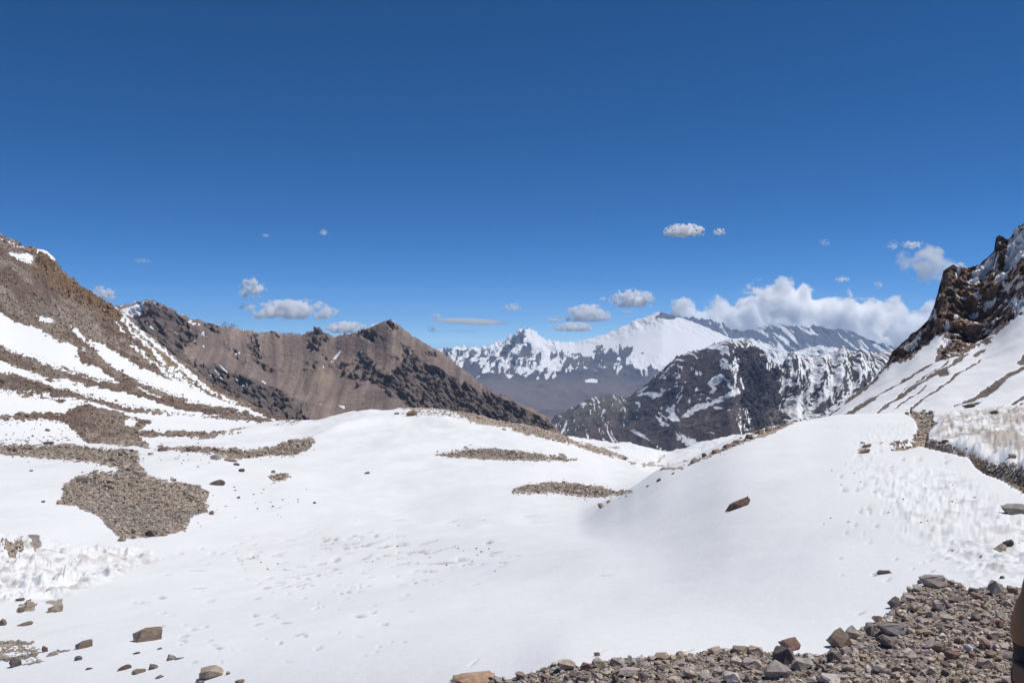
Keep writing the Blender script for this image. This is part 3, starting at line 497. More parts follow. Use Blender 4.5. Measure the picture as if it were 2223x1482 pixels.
cover = np.where(px < 1600, -0.40 + .33 * height, -.05 + .08 * height)
cover = cover - sstep(905, 960, py) * .3 * (px > 1600)
st = st + .30 * fbm(da / 3.0, Y / 300, db / 11, o=3, seed=219)
sd = (st + cover - .02) * 36
sd = np.maximum(sd, union(px + jx[:1, :1] * 0 + fbm(px / 8, py / 6, o=3, seed=115) * 10, py + fbm(px / 8, py / 6, o=3, seed=116) * 6, [[(1475, 905), (1500, 885), (1540, 868), (1600, 842), (1602, 852), (1560, 872), (1520, 890), (1490, 905)], [(1700, 880), (1718, 856), (1748, 862), (1738, 888), (1700, 905)]], [[(1758, 780, 2), (1775, 800, 3), (1778, 820, 2)], [(1830, 795, 4), (1790, 855, 7), (1745, 905, 6)], [(1885, 800, 3), (1835, 860, 5), (1790, 905, 4)], [(1925, 795, 2), (1870, 855, 4), (1810, 905, 3)], [(1745, 885, 4), (1712, 918, 5)], [(1800, 775, 2), (1782, 815, 3)]]))
sd = sd - face * 40
sd = np.where(px < 1370, np.minimum(sd, (st - .42) * 20), sd)
rock = lerp((0.068, 0.057, 0.066), (0.098, 0.073, 0.075), sstep(-.3, .3, fbm(X / 150, Y / 200, Z / 120, o=4, seed=117)))
rock = lerp(rock, (0.062, 0.052, 0.062), face * .85)
rock = lerp(rock, (0.165, 0.125, 0.11), sstep(.1, .5, fbm(da / 60, Y / 150, db / 200, o=3, seed=118)) * .6 * sstep(860, 930, py))
rock = lerp(rock, (0.135, 0.125, 0.112), sstep(1420, 1340, px) * sstep(935, 900, py + (px - 1300) * .2) * .7)
rock = lerp(rock, (0.20, 0.155, 0.145), sstep(0, 18, union(px, py, [[(1650, 880), (1690, 870), (1705, 895), (1690, 930), (1680, 945), (1640, 945), (1650, 905)]])) * .8)
mid_mat = terrain_mat('dark_mountain_rock', 0.14, (0.012, 0.07), edge_amt=0.35, bump=1.0, bump_dist=14, snow_bump=.05, snow_bump_scale=.1, contrast=0.4)
E.build('dark_snow_streaked_mountain', mid_mat, np.clip(0.5 + sd / 7, 0, 1), rock, kind='structure')

# ------------------------------------------------------------------ the far snowy range above its barren plateau
SKY_F = [(860, 770), (930, 762), (960, 757), (1000, 753), (1050, 752), (1075, 745), (1095, 738), (1110, 728), (1122, 719), (1138, 712), (1146, 714), (1158, 719), (1175, 730), (1200, 741), (1225, 742), (1245, 742), (1270, 737), (1300, 729), (1335, 717), (1360, 704), (1385, 693), (1405, 686), (1425, 680), (1438, 677), (1448, 680), (1462, 685), (1490, 692), (1520, 704), (1550, 718), (1590, 733), (1630, 737), (1660, 744), (1700, 764), (1720, 766), (1750, 758), (1790, 752), (1820, 757), (1900, 775), (2050, 790)]
def fl(f, d, dy=0, far=None): return [(p, d, (905 + (y - 905) * f) + dy) for p, y in SKY_F]
LF = [[(860, 5600, 960), (2050, 5600, 960)], [(860, 6400, 905), (1200, 6100, 912), (2050, 6400, 905)],
      [(860, 7000, 860), (1000, 7000, 862), (1200, 7000, 868), (1350, 7000, 862), (1450, 7000, 850), (2050, 7000, 850)],
      [(860, 8000, 815), (1000, 8000, 812), (1150, 8000, 820), (1350, 8000, 812), (1450, 8000, 808), (2050, 8000, 810)],
      [(p, 9000, 808 + (y - 808) * .55) for p, y in SKY_F], [(p, 9900, y) for p, y in SKY_F], [(p, 10500, y + 40) for p, y in SKY_F], [(860, 11000, 900), (2050, 11000, 900)]]
FR = Sheet(860, 2050, 2.0, LF, [4, 20, 30, 34, 56, 6, 4])
px, py = FR.proj(); X, Y, Z = (FR.P[..., i].copy() for i in range(3))
hi = sstep(835, 780, py)
FR.P[..., 2] += (ridged(X / 60, Y / 400, o=4, seed=120, gain=.6) - .6) * 70 * sstep(4.4, 4.98, FR.r) * (1 - sstep(5.0, 5.4, FR.r)) * (1 - .8 * sstep(1170, 1260, px) * sstep(1640, 1560, px))
r1 = ridged((X + Z * .5) / 260, Y / 700, Z / 700, o=5, seed=121, gain=.6) - .6
rough = np.clip(1 - sstep(0, 60, poly_sd(px, py, [(1160, 733), (1440, 668), (1660, 735), (1660, 820), (1200, 815)])), 0.05, 1)
FR.P += ((r1 * 110 * hi * rough) + fbm(X / 700, Y / 700, o=4, seed=122) * 90 * (1 - hi))[..., None] * -np.array((.25, .7, -.6)) * np.clip((10300 - Y) / 800, 0.25, 1)[..., None]
st = fbm((X - Z * .6) / 75, Y / 700, (Z + X * .4) / 300, o=5, seed=123, gain=.62)
snl = pchip([860, 960, 1060, 1180, 1260, 1330, 1400, 1460, 2050], [795, 790, 806, 812, 800, 795, 800, 805, 800], np.clip(px, 860, 2050))
sd = (snl - py) * .5 + st * 26 + 1
darks = [[(1108, 738), (1122, 718), (1137, 712), (1140, 730), (1142, 750), (1160, 765), (1125, 768), (1090, 775), (1060, 785), (1095, 752)], [(960, 770), (1060, 775), (1090, 785), (1180, 790), (1250, 795), (1340, 795), (1330, 780), (1250, 765), (1200, 765), (1150, 772), (1060, 762), (960, 758)], [(1290, 760), (1340, 748), (1375, 760), (1360, 785), (1310, 785)]]  # first outline bares the pointed peak's left face to stand for its shade
dk = union(px + fbm(px / 10, py / 8, o=4, seed=124) * 18, py + fbm(px / 10, py / 8, o=3, seed=125) * 12, darks)
white = union(px, py, [[(1140, 713), (1175, 730), (1210, 745), (1300, 731), (1438, 680), (1620, 740), (1620, 780), (1560, 790), (1400, 800), (1330, 790), (1400, 765), (1300, 750), (1210, 765), (1160, 750)]]) 
sd = np.where(dk > -2, np.minimum(sd, 0) - np.clip(dk, 0, 9) * .8 + (st - .02) * 46, sd + np.clip(white, -8, 14))
sd = np.maximum(sd, union(px, py, [[(1268, 824), (1285, 820), (1297, 821), (1296, 826), (1270, 827)]]))
sd = sd - 60 * sstep(820, 845, py) * (union(px, py, [[(1268, 824), (1285, 820), (1297, 821), (1296, 826), (1270, 827)]]) < -1)
top = union(px, py, [[(1424, 690), (1436, 677), (1446, 679), (1470, 686), (1462, 692), (1440, 690)]]); sd = np.where(top > -1, -6, sd)
rock = lerp((0.085, 0.085, 0.105), (0.125, 0.115, 0.125), sstep(-.3, .3, fbm(X / 500, Y / 500, Z / 200, o=4, seed=126)))  # cool tint in the rock colour stands in for part of the haze
rock = lerp(rock, (0.165, 0.14, 0.14), sstep(812, 840, py) * .8 * (1 - .5 * sstep(.0, .4, fbm(X / 600, Y / 900, o=4, seed=127))))
far_mat = terrain_mat('far_range_rock', 0.035, (0.003, 0.02), edge_amt=0.30, bump=.8, bump_dist=40, snow_bump=.05, snow_bump_scale=.02, contrast=0.25)
FR.build('far_snowy_range', far_mat, np.clip(0.5 + sd / 9, 0, 1), rock, kind='structure')

SKY_G = [(1380, 740), (1440, 700), (1462, 688), (1490, 688), (1530, 692), (1560, 698), (1585, 710), (1615, 716), (1650, 708), (1690, 706), (1740, 706), (1790, 711), (1840, 717), (1870, 730), (1895, 742), (1925, 749), (1950, 756), (1990, 765), (2060, 790)]
LG = [[(1380, 10300, 860), (2060, 10300, 860)], [(p, 11000, 800 + (y - 800) * .3) for p, y in SKY_G], [(p, 11600, 800 + (y - 800) * .65) for p, y in SKY_G], [(p, 12200, y) for p, y in SKY_G], [(p, 12700, y + 40) for p, y in SKY_G], [(p, 13000, 860) for p, y in SKY_G]]
GM = Sheet(1380, 2060, 2.0, LG, [6, 26, 30, 40, 5])
px, py = GM.proj(); X, Y, Z = (GM.P[..., i].copy() for i in range(3))
GM.P[..., 2] += (ridged(X / 110, Y / 600, o=4, seed=130, gain=.62) - .62) * (60 + 90 * fbm(X / 500, Y * 0, o=2, seed=133)) * sstep(2.0, 2.98, GM.r) * (1 - sstep(3.0, 3.4, GM.r))
GM.P += ((ridged(X / 380, Y / 900, Z / 700, o=5, seed=131, gain=.6) - .6) * 110)[..., None] * -np.array((.2, .6, -.5)) * np.clip((12600 - Y) / 900, .3, 1)[..., None]
sd = (fbm((X + Z * .3) / 120, Y / 2500, Z / 420, o=5, seed=132, gain=.62) + .0) * 36 - 15 + sstep(735, 770, py) * 5 + union(px, py, [], [[(1795, 700, 3), (1800, 760, 3)], [(1900, 722, 5), (1940, 755, 6)], [(1720, 705, 6), (1735, 760, 8)]]).clip(-1, 8)  # snow cover cut back to imitate the clouds' shade on the massif
GM.build('cloud_topped_massif', far_mat, np.clip(0.5 + sd / 10, 0, 1), rock[:1, :1] * 0 + np.ones((*px.shape, 3)) * (.10, .10, .125), kind='structure')  # bluish rock colour adds to the haze's blue

# ------------------------------------------------------------------ stones
def hull(n, seed, sub=False, flat=1.0):
    r = np.random.default_rng(seed); bm = bmesh.new()
    pts = r.normal(size=(n, 3)); pts /= np.linalg.norm(pts, axis=1)[:, None]; pts = np.sign(pts) * np.abs(pts) ** .9; pts *= r.uniform(.66, 1.08, (n, 1)); pts[:, 2] *= flat
    for p in pts: bm.verts.new(p)
    res = bmesh.ops.convex_hull(bm, input=list(bm.verts)); 
    bmesh.ops.delete(bm, geom=[v for v in bm.verts if not v.link_faces], context='VERTS')
    if sub:
        bmesh.ops.subdivide_edges(bm, edges=list(bm.edges), cuts=1, use_grid_fill=True)
        for v in bm.verts:
            v.co *= 1 + r.uniform(-.09, .08)
    bmesh.ops.triangulate(bm, faces=list(bm.faces)); bmesh.ops.recalc_face_normals(bm, faces=list(bm.faces))
    V = np.array([v.co[:] for v in bm.verts]); bm.verts.index_update(); Fc = np.array([[v.index for v in f.verts] for f in bm.faces]); bm.free()
    V -= (V.max(0) + V.min(0)) / 2; V /= np.abs(V).max(0); return V, Fc
TPL = [hull(int(rng.integers(9, 14)), 500 + i) for i in range(20)]
BIG = []
stone_big_mat = stone_mat('loose_stone', False, 14.0); stone_far_mat = stone_mat('distant_boulder', False, 2.0); stuff_near_mat = stone_mat('scree_stone', True, 30.0); stuff_far_mat = stone_mat('gravel_stone', True, 4.0)
for i in range(14):
    V, Fc = hull(int(rng.integers(18, 30)), 900 + i, sub=True)
    BIG.append((mesh_np('stone', V, Fc, stone_big_mat, smooth=False), mesh_np('stone', V, Fc, stone_far_mat, smooth=False)))
COLS = {'brown': (.28, .215, .17), 'tan': (.45, .365, .295), 'grey': (.37, .33, .30), 'dark': (.17, .14, .13), 'pale': (.55, .49, .44), 'orange': (.42, .28, .19), 'slate': (.20, .185, .18), 'red': (.24, .15, .12), 'pink': (.42, .35, .32), 'blue': (.50, .53, .57), 'rust': (.31, .20, .14)}
def ground(px, py):
    best = None
    for s in (A, B, C):
        if s is not A and not (s.px[0] < px < s.px[-1]): continue
        if s is B and (px > 660 or py > 975): continue
        if s is C and py > 915: continue
        p = s.find(px, py)
        if p is not None and (best is None or p[1] < best[1]): best = p
    return best
def grp_near(g): return bool(g) and 'scree' in g
def stone(px, py, w, h, col, label=None, group=None, roll=0, name='stone', k=None, sink=.2, deep=.8, yaw=None, proud=1.0):
    """px, py: middle of the stone in the photograph; w, h: its size there"""
    g = ground(px, py + h * .45)
    if g is None: return None
    d = g[1]; W, H = w * d / F / 2, h * d / F / 2
    k = random.randrange(14) if k is None else k
    o = bpy.data.objects.new(name, BIG[k][1 if d > 28 else 0]); COL.objects.link(o)
    o.scale = (W, max(W, H) * deep, H * (1 + sink)); o.rotation_euler = (0, -math.radians(roll), math.radians(random.uniform(-20, 20) if yaw is None else yaw))
    o.location = (g[0], g[1] + W * deep * .3, g[2] + H * (1 - sink) * proud * (1.0 if grp_near(group) else .62)); c = np.array(COLS[col]) * random.uniform(.9, 1.1) * (1.0 if grp_near(group) else .72); o.color = (*c, 1)
    if label: o['label'] = label
    o['category'] = 'stone' if name == 'stone' else 'boulder'
    if group: o['group'] = group
    return o
SN = 'stones lying in the snow of the lower left corner'; GP = 'stones around the big gravel patch'; SL = 'stones on the right-hand snow slope'; ED = 'orange blocks along the shoulder of the snow slope'; SB = 'stones of the scree bank'
S = [
 (5, 1349, 18, 17, 'brown', 'round brown stone cut by the picture edge above the streaked gravel', SN, 0), (50, 1353, 36, 8, 'brown', 'flat brown stone with a raised end near the left edge, above the gravel streaks', SN, 8),
 (315, 1378, 70, 28, 'brown', 'long brown ribbed boulder, largest in the lower left snow', SN, 8), (178, 1399, 42, 16, 'brown', 'brown wedge-shaped stone left of the largest boulder', SN, 14),
 (170, 1428, 18, 9, 'dark', 'small dark triangular stone below the brown wedge-shaped stone', SN, 0), (96, 1408, 16, 15, 'red', 'reddish block standing at the right tip of the gravel streaks', SN, 0),
 (112, 1417, 24, 12, 'tan', 'tan stone touching the reddish block beside the gravel streaks', SN, 0), (30, 1438, 32, 20, 'dark', 'dark block with a sunny top at the foot of the gravel streaks', SN, 0),
 (268, 1447, 30, 12, 'red', 'reddish-brown stone with a pointed right end, left of the pair of rounded stones', SN, 5), (330, 1445, 22, 14, 'brown', 'small rounded brown stone beside a flat slab in the lower left snow', SN, 14),
 (298, 1457, 36, 9, 'brown', 'flat slab touching the small rounded brown stone', SN, 12), (370, 1425, 22, 15, 'grey', 'grey pointed stone with a thin tail of grit to its right', SN, 8), (388, 1428, 22, 4, 'brown', 'thin sliver tailing from the grey pointed stone', SN, 8),
 (458, 1459, 56, 25, 'tan', 'big humped tan stone near the bottom edge, with a pebble at its right', SN, 8), (496, 1460, 10, 7, 'tan', 'pebble at the right end of the big humped tan stone', SN, 0),
 (295, 1417, 15, 4, 'dark', 'dark chip below the largest boulder of the lower left snow', SN, 8), (345, 1407, 10, 4, 'dark', 'tiny dark chip right below the end of the largest boulder', SN, 8), (192, 1450, 17, 5, 'dark', 'thin dark chip below the small dark triangular stone', SN, 8),
 (346, 1468, 20, 6, 'brown', 'narrow brown chip under the small rounded brown stone', SN, 15), (434, 1481, 18, 8, 'brown', 'stone cut off by the bottom edge below the humped tan stone', SN, 0), (520, 1479, 20, 10, 'brown', 'stone cut off by the bottom edge right of the humped tan stone', SN, 0),
 (118, 1321, 36, 15, 'tan', 'tan oval stone under the torn edge of the snow blades', SN, 8), (44, 1322, 16, 12, 'brown', 'brown stone in the bare patch below the snow blades', SN, 0), (62, 1313, 24, 12, 'tan', 'broad tan stone in the bare patch below the snow blades', SN, 0), (43, 1301, 18, 7, 'dark', 'dark stone at the lower rim of the snow blades', SN, 0),
 (262, 1165, 20, 20, 'tan', 'tan block at the lowest corner of the big gravel patch', GP, 0), (289, 1152, 14, 12, 'dark', 'dark stone inside the low end of the big gravel patch', GP, 0), (327, 1156, 30, 15, 'dark', 'broad dark stone at the low edge of the big gravel patch', GP, 0), (350, 1157, 18, 13, 'tan', 'tan stone beside the broad dark one at the low edge of the gravel patch', GP, 0),
 (252, 1027, 17, 15, 'pale', 'pale pointed stone on the neck of the big gravel patch', GP, 0), (246, 993, 28, 16, 'grey', 'grey slab tilted on the gravel above the neck of the big patch', GP, -20), (175, 1041, 24, 14, 'dark', 'dark stone on the upper left corner of the big gravel patch', GP, -15), (240, 1043, 22, 12, 'tan', 'flat tan stone on the upper middle of the big gravel patch', GP, 0),
 (402, 1068, 16, 13, 'grey', 'grey stone inside the right end of the big gravel patch', GP, 0), (350, 975, 22, 9, 'red', 'flat reddish stone at the start of the gravel tongue', GP, 0), (327, 984, 12, 7, 'pale', 'small pale stone on the snow below the gravel tongue', GP, 0),
 (466, 990, 23, 15, 'pale', 'pale domed boulder on the snow under the gravel tongue', GP, 0), (470, 1046, 36, 14, 'dark', 'lone dark wedge-shaped boulder on the snow right of the big gravel patch', GP, 0), (523, 1020, 13, 8, 'dark', 'small dark stone on the snow above the lone wedge-shaped boulder', GP, 0),
 (508, 976, 20, 20, 'tan', 'tan leaning block on top of the gravel tongue', GP, 25), (500, 996, 30, 11, 'tan', 'low tan boulder at the bottom of the gravel tongue', GP, 0), (514, 1007, 14, 6, 'dark', 'dark stone under the low tan boulder of the gravel tongue', GP, 0), (459, 1112, 11, 10, 'brown', 'brown stone off the right corner of the big gravel patch', GP, 0),
 (378, 1041, 7, 6, 'dark', 'tiny dark stone above the right part of the big gravel patch', GP, 0), (518, 1079, 8, 5, 'dark', 'tiny dark stone on open snow below the lone wedge-shaped boulder', GP, 0), (67, 1021, 8, 4, 'dark', 'tiny dark chip on the smooth snow left of the big gravel patch', GP, 0), (93, 1088, 9, 5, 'dark', 'dark chip on the smooth snow off the left tip of the big gravel patch', GP, 0), (414, 974, 22, 14, 'brown', 'brown cluster stone on the gravel tongue beside the flat reddish stone', GP, 0),
 (102, 932, 13, 6, 'red', 'small reddish stone in the snow strip above the gravel track', GP, 0), (40, 897, 15, 5, 'brown', 'small flat stone high in the snow near the left edge', GP, 0), (58, 901, 12, 5, 'brown', 'small stone in the snow beside the flat one near the left edge', GP, 0), (103, 961, 22, 7, 'dark', 'dark flat boulder on the upper gravel track', GP, 0),
 (593, 1023, 10, 7, 'brown', 'small stone above the tiny gravel patch', GP, 0), (682, 1090, 8, 5, 'dark', 'tiny dark stone alone in the middle of the bowl', GP, 0), (797, 1026, 13, 4, 'dark', 'thin black sliver of rock alone on the near face of the mound', GP, 14),
 (1296, 1419, 14, 9, 'brown', 'small brown stone half sunk in snow above the scree bank', SL, 14),
 (1304, 1096, 12, 15, 'pink', 'pinkish fin-shaped stone at the crease below the lower gravel lens', SL, 35), (1322, 1087, 14, 6, 'pink', 'small pinkish stone beside the fin-shaped one at the crease', SL, 15), (1430, 1041, 11, 7, 'red', 'small red stone on the shoulder line above the crease', SL, 25), (1406, 1054, 8, 4, 'red', 'tiny red stone just down the shoulder line from a larger red one', SL, 25), (1462, 1027, 8, 4, 'brown', 'tiny brown stone at the very edge of the shoulder', SL, 25),
 (1093, 931, 11, 4, 'dark', 'tiny dark stone on snow below the gravel rim of the mound', SL, 0),
 (2206, 1104, 60, 24, 'grey', 'large flat grey rock cut by the right picture edge in lumpy snow', SL, 4), (1920, 1241, 27, 8, 'dark', 'thin dark stone in the snow just above the scree bank', SL, 10), (2170, 1187, 34, 18, 'tan', 'tan stone sticking out of lumpy snow near the right edge', SL, 10), (2192, 1177, 22, 16, 'dark', 'dark stone behind the tan one in lumpy snow', SL, 0),
 (1876, 980, 30, 7, 'brown', 'long flat brown stone in the snow left of the trail', SL, 22), (1882, 968, 22, 6, 'dark', 'dark stone just above the long flat one left of the trail', SL, 20), (1872, 960, 10, 4, 'dark', 'topmost tiny stone of the three left of the trail', SL, 5),
 (1969, 897, 9, 7, 'brown', 'small brown stone at the head of the trail', SL, 0), (2106, 880, 26, 10, 'dark', 'dark rock at the foot of the widest rubble streak', SL, 0), (2158, 894, 16, 8, 'brown', 'brown rock on the bench right of the widest rubble streak', SL, 20), (2052, 957, 14, 8, 'dark', 'dark stone where the trail bends', SL, 0), (2198, 988, 18, 10, 'tan', 'muddy tan lump in the snow bank above the trail', SL, 0),
 (2177, 1252, 12, 8, 'dark', 'small dark stone in lumpy snow just above the scree bank near the edge', SL, 10),
 (893, 896, 24, 13, 'orange', 'orange-brown rock on top of the snow mound', SL, 25), (902, 889, 7, 14, 'pale', 'thin white pointed stone standing on the orange rock of the mound', SL, 65), (912, 891, 6, 7, 'pale', 'small white stone standing right of the orange rock on the mound', SL, 0), (861, 897, 12, 4, 'dark', 'flat dark stone on the crest of the mound left of the orange rock', SL, 0),
 (1356, 994, 11, 9, 'rust', 'rusty block at the low end of the gravel rim', ED, 0), (1508, 999, 20, 12, 'tan', 'tan block lowest on the shoulder edge', ED, 25), (1530, 987, 12, 10, 'rust', 'squarish rusty block next above the lowest tan one', ED, 0), (1553, 979, 20, 11, 'orange', 'orange pair of blocks midway up the shoulder edge', ED, 25),
 (1578, 968, 18, 9, 'orange', 'orange block above the pair on the shoulder edge', ED, 25), (1600, 958, 16, 8, 'tan', 'small tan block on the shoulder edge below the big group', ED, 25), (1626, 947, 20, 13, 'rust', 'rusty block at the low end of the topmost group on the shoulder edge', ED, 15), (1650, 937, 22, 11, 'orange', 'orange block in the middle of the topmost group on the shoulder edge', ED, 20), (1668, 930, 18, 10, 'tan', 'tan block at the upper end of the topmost group on the shoulder edge', ED, 20), (1700, 921, 16, 6, 'brown', 'flat brown block where the shoulder edge meets the mountain slope', ED, 15), (1440, 1017, 14, 4, 'brown', 'flat brown stone at the bottom of the dip below the shoulder', ED, 0),
 (1717, 1399, 46, 26, 'red', 'reddish-brown pointed stone half on the snow at the scree edge', SB, 0), (1704, 1425, 44, 40, 'dark', 'dark grey rough boulder in front of the reddish pointed stone', SB, 0), (1823, 1388, 48, 38, 'brown', 'big brown boulder on the snow edge, left of a grey peaked one', SB, 20), (1853, 1374, 34, 30, 'grey', 'grey peaked boulder leaning on the big brown one', SB, 0),
 (1944, 1308, 28, 22, 'dark', 'dark block at the corner where the scree turns uphill', SB, 15), (2031, 1263, 58, 25, 'grey', 'long grey slab capping the top of the scree', SB, 8), (1994, 1277, 24, 15, 'pale', 'pale wedge stone left below the long grey slab', SB, -20), (1974, 1280, 12, 14, 'tan', 'small tan upright stone next to the pale wedge', SB, 0), (1997, 1262, 12, 10, 'dark', 'small dark stone at the left end of the long grey slab', SB, 0),
 (2161, 1277, 40, 32, 'grey', 'big grey stone with a dark underside at the upper right of the scree', SB, -15), (2115, 1282, 32, 12, 'dark', 'dark flat stone on the snow tongue left of the big grey stone', SB, 0), (2119, 1294, 26, 14, 'red', 'dark red stone under the flat one at the snow tongue', SB, -15), (2200, 1283, 26, 16, 'brown', 'brown stone beside the big grey stone near the right edge', SB, -20),
 (1941, 1367, 62, 22, 'slate', 'long dark slate stone in the middle of the scree', SB, 5), (1690, 1456, 62, 38, 'grey', 'large grey ribbed stone below the dark rough boulder', SB, 10), (1600, 1434, 30, 20, 'pale', 'pale rounded stone near the left part of the scree top', SB, 0), (1634, 1441, 42, 20, 'pink', 'pinkish pale stone right of the pale rounded one', SB, 0), (1641, 1412, 32, 17, 'tan', 'tan stone standing on the scree edge left of the dark rough boulder', SB, 0),
 (1740, 1441, 54, 24, 'grey', 'broad grey stone right of the large ribbed one', SB, 10), (1811, 1426, 42, 24, 'dark', 'dark wedge stone below the big brown boulder', SB, -10), (1927, 1394, 52, 24, 'dark', 'dark reddish stone under the long slate stone', SB, -10), (2017, 1398, 30, 23, 'pink', 'pinkish pale angular stone in open scree', SB, 0), (2060, 1341, 32, 13, 'pale', 'pale flat stone in the upper scree', SB, 0),
 (2105, 1409, 24, 16, 'blue', 'bluish-white stone toward the right of the scree', SB, -15), (1872, 1426, 20, 13, 'orange', 'small orange stone in the middle of the scree', SB, 0), (1800, 1476, 54, 22, 'pale', 'long pale grey stone near the bottom edge', SB, 8), (1588, 1470, 34, 22, 'pale', 'pale stone at the bottom edge left of the large ribbed one', SB, 0), (2008, 1374, 34, 14, 'brown', 'flat brown stone right of the long slate stone', SB, 5),
 (1027, 1480, 96, 24, 'orange', 'long orange-brown slab at the lower left end of the scree', SB, 0), (1230, 1444, 40, 20, 'tan', 'tan angular stone on the thin left part of the scree edge', SB, 0), (1302, 1441, 32, 19, 'tan', 'tan wedge stone right of two dark ones on the scree edge', SB, -25), (1130, 1466, 22, 15, 'brown', 'small brown peaked stone on the far left of the scree', SB, 0), (1274, 1447, 26, 15, 'red', 'dark red stone between the two tan ones on the scree edge', SB, 0),
 (1366, 1461, 42, 17, 'pink', 'pinkish flat stone in the left part of the scree', SB, 0), (1335, 1473, 17, 16, 'dark', 'dark upright stone at the bottom edge of the left scree', SB, 0), (1553, 1413, 32, 18, 'tan', 'tan sloping stone at the scree edge near the middle', SB, 0), (1757, 1428, 30, 22, 'pale', 'pale stone right behind the dark rough boulder', SB, 0), (1836, 1412, 24, 18, 'grey', 'grey chunk beneath the brown and peaked boulders', SB, 0), (2140, 1440, 30, 20, 'tan', 'tan stone in the lower right of the scree', SB, 0),
 (1905, 1345, 24, 14, 'red', 'reddish stone along the snow edge above the slate stone', SB, 0), (1890, 1372, 24, 26, 'dark', 'dark split block between the peaked boulder and the slate stone', SB, 0), (2080, 1300, 34, 12, 'dark', 'dark flat stone in the upper scree below the snow tongue', SB, 0), (1760, 1462, 20, 14, 'brown', 'small brown stone wedged under the broad grey stone', SB, 0),
]
taken = []
for q in S:
    x, y, w, h, c, lab, grp, roll = q
    nm = 'boulder' if max(w, h) >= 40 or 'boulder' in lab or 'rock' in lab.split() else 'stone'
    stone(x, y, w, h, c, lab, grp, roll, k=7 if x == 1717 else None, name=nm, sink=.12 if grp == SB else .2, yaw=0)
    if grp == SB: taken.append((x, y, max(w, h) / 2))
# the slanted leaf-shaped rock on the slope
lb = stone(1601, 1094, 62, 19, 'red', 'dark reddish leaf-shaped rock slanting out of the smooth snow slope', SL, 30, name='boulder', k=3, yaw=0, sink=.05, deep=.35)

# ---- the scree bank: larger stones one by one, the rest as one heap
def in_poly(poly, n, seed):
    r = np.random.default_rng(seed); a = np.array(poly, float); lo, hi = a.min(0), a.max(0); out = np.zeros((0, 2))
    lo = np.maximum(lo, (-80, 400)); hi = np.minimum(hi, (2420, 1640))
    while len(out) < n:
        p = lo + r.random((n * 3, 2)) * (hi - lo); out = np.r_[out, p[poly_sd(p[:, 0], p[:, 1], poly) > 0]]
    return out[:n]
SCREE = ROCK[8]; tintset = [COLS[c] for c in ('tan', 'grey', 'brown', 'pink', 'pale', 'tan', 'brown', 'dark', 'grey', 'tan')]
cand = in_poly([(x, min(y, 1500)) for x, y in SCREE], 2600, 11); sizes = np.sort(np.clip(np.exp(rng.normal(2.5, .36, 2600)), 10, 30))[::-1]
n_ind = 0; cols_w = ['tan', 'grey', 'brown', 'pink', 'tan', 'brown', 'dark', 'pale', 'grey', 'red']
for (x, y), s_ in zip(cand, sizes):
    if n_ind >= 300 - 46: break
    if x > 2240 or y > 1484: continue
    if any((x - a) ** 2 + ((y - b) * 1.4) ** 2 < (s_ * .42 + r_ * .9) ** 2 for a, b, r_ in taken): continue
    taken.append((x, y, s_ / 2)); c = random.choice(cols_w)
    stone(x, y, s_, s_ * random.uniform(.45, .8), c, 'angular %s stone lying among the others of the scree bank' % {'tan': 'tan', 'grey': 'grey', 'brown': 'brown', 'pink': 'pinkish', 'dark': 'dark', 'pale': 'pale', 'red': 'reddish'}[c], 'scree stones that look alike: ' + c, random.uniform(-20, 20), sink=.15, yaw=random.uniform(0, 360), deep=random.uniform(.7, 1.2)); n_ind += 1
def heap(name, pts, sizes, mat, label, cols, flat=(.45, .8), lift=.25, cat=None):
    r = np.random.default_rng(len(pts)); Vs, Fs, Ts = [], [], []; base = 0
    for (x, y), s_ in zip(pts, sizes):
        g = ground(x, y)
        if g is None: continue
        V, Fc = TPL[r.integers(len(TPL))]; W = s_ * g[1] / F / 2
        M = np.array(Euler((r.uniform(-.5, .5), r.uniform(-.5, .5), r.uniform(0, 6.28))).to_matrix())
        sc = W * np.array((1, r.uniform(.6, 1.1), r.uniform(*flat)))
        P = (V * sc) @ M.T + g + (0, 0, sc[2] * lift); Vs.append(P); Fs.append(Fc + base); base += len(V)
        c = np.array(cols[r.integers(len(cols))]) * r.uniform(.75, 1.2); Ts.append(np.repeat(c[None], len(V), 0))
    me = mesh_np(name, np.concatenate(Vs), np.concatenate(Fs), mat, {'tint': np.concatenate(Ts)}, smooth=False)
    return link(name, me, kind='stuff', label=label, category=cat or name.split('_')[-1])
n = 14000; pts = in_poly(SCREE, n, 14); heap('grit', pts, np.clip(np.exp(rng.normal(1.35, .35, n)), 2, 7), stuff_near_mat, 'fine grit and chips between the stones of the scree bank', tintset, lift=.6)
n = 15000; pts = in_poly(SCREE, n, 12); heap('scree', pts, np.clip(np.exp(rng.normal(1.85, .42, n)), 3, 16), stuff_near_mat, 'bank of small angular brown and grey scree in the lower right corner', tintset)
pts = in_poly(SCREE, 2600, 13); heap('scree', pts, np.clip(np.exp(rng.normal(2.3, .28, 2600)), 7, 20), stuff_near_mat, 'fist-sized stones covering the scree bank in the lower right corner', tintset, lift=.45)
gc = [(.37, .305, .25), (.31, .255, .21), (.44, .37, .305), (.25, .205, .17), (.35, .30, .26)]; hc = [(.27, .20, .165), (.23, .175, .14), (.31, .25, .20), (.18, .135, .115)]
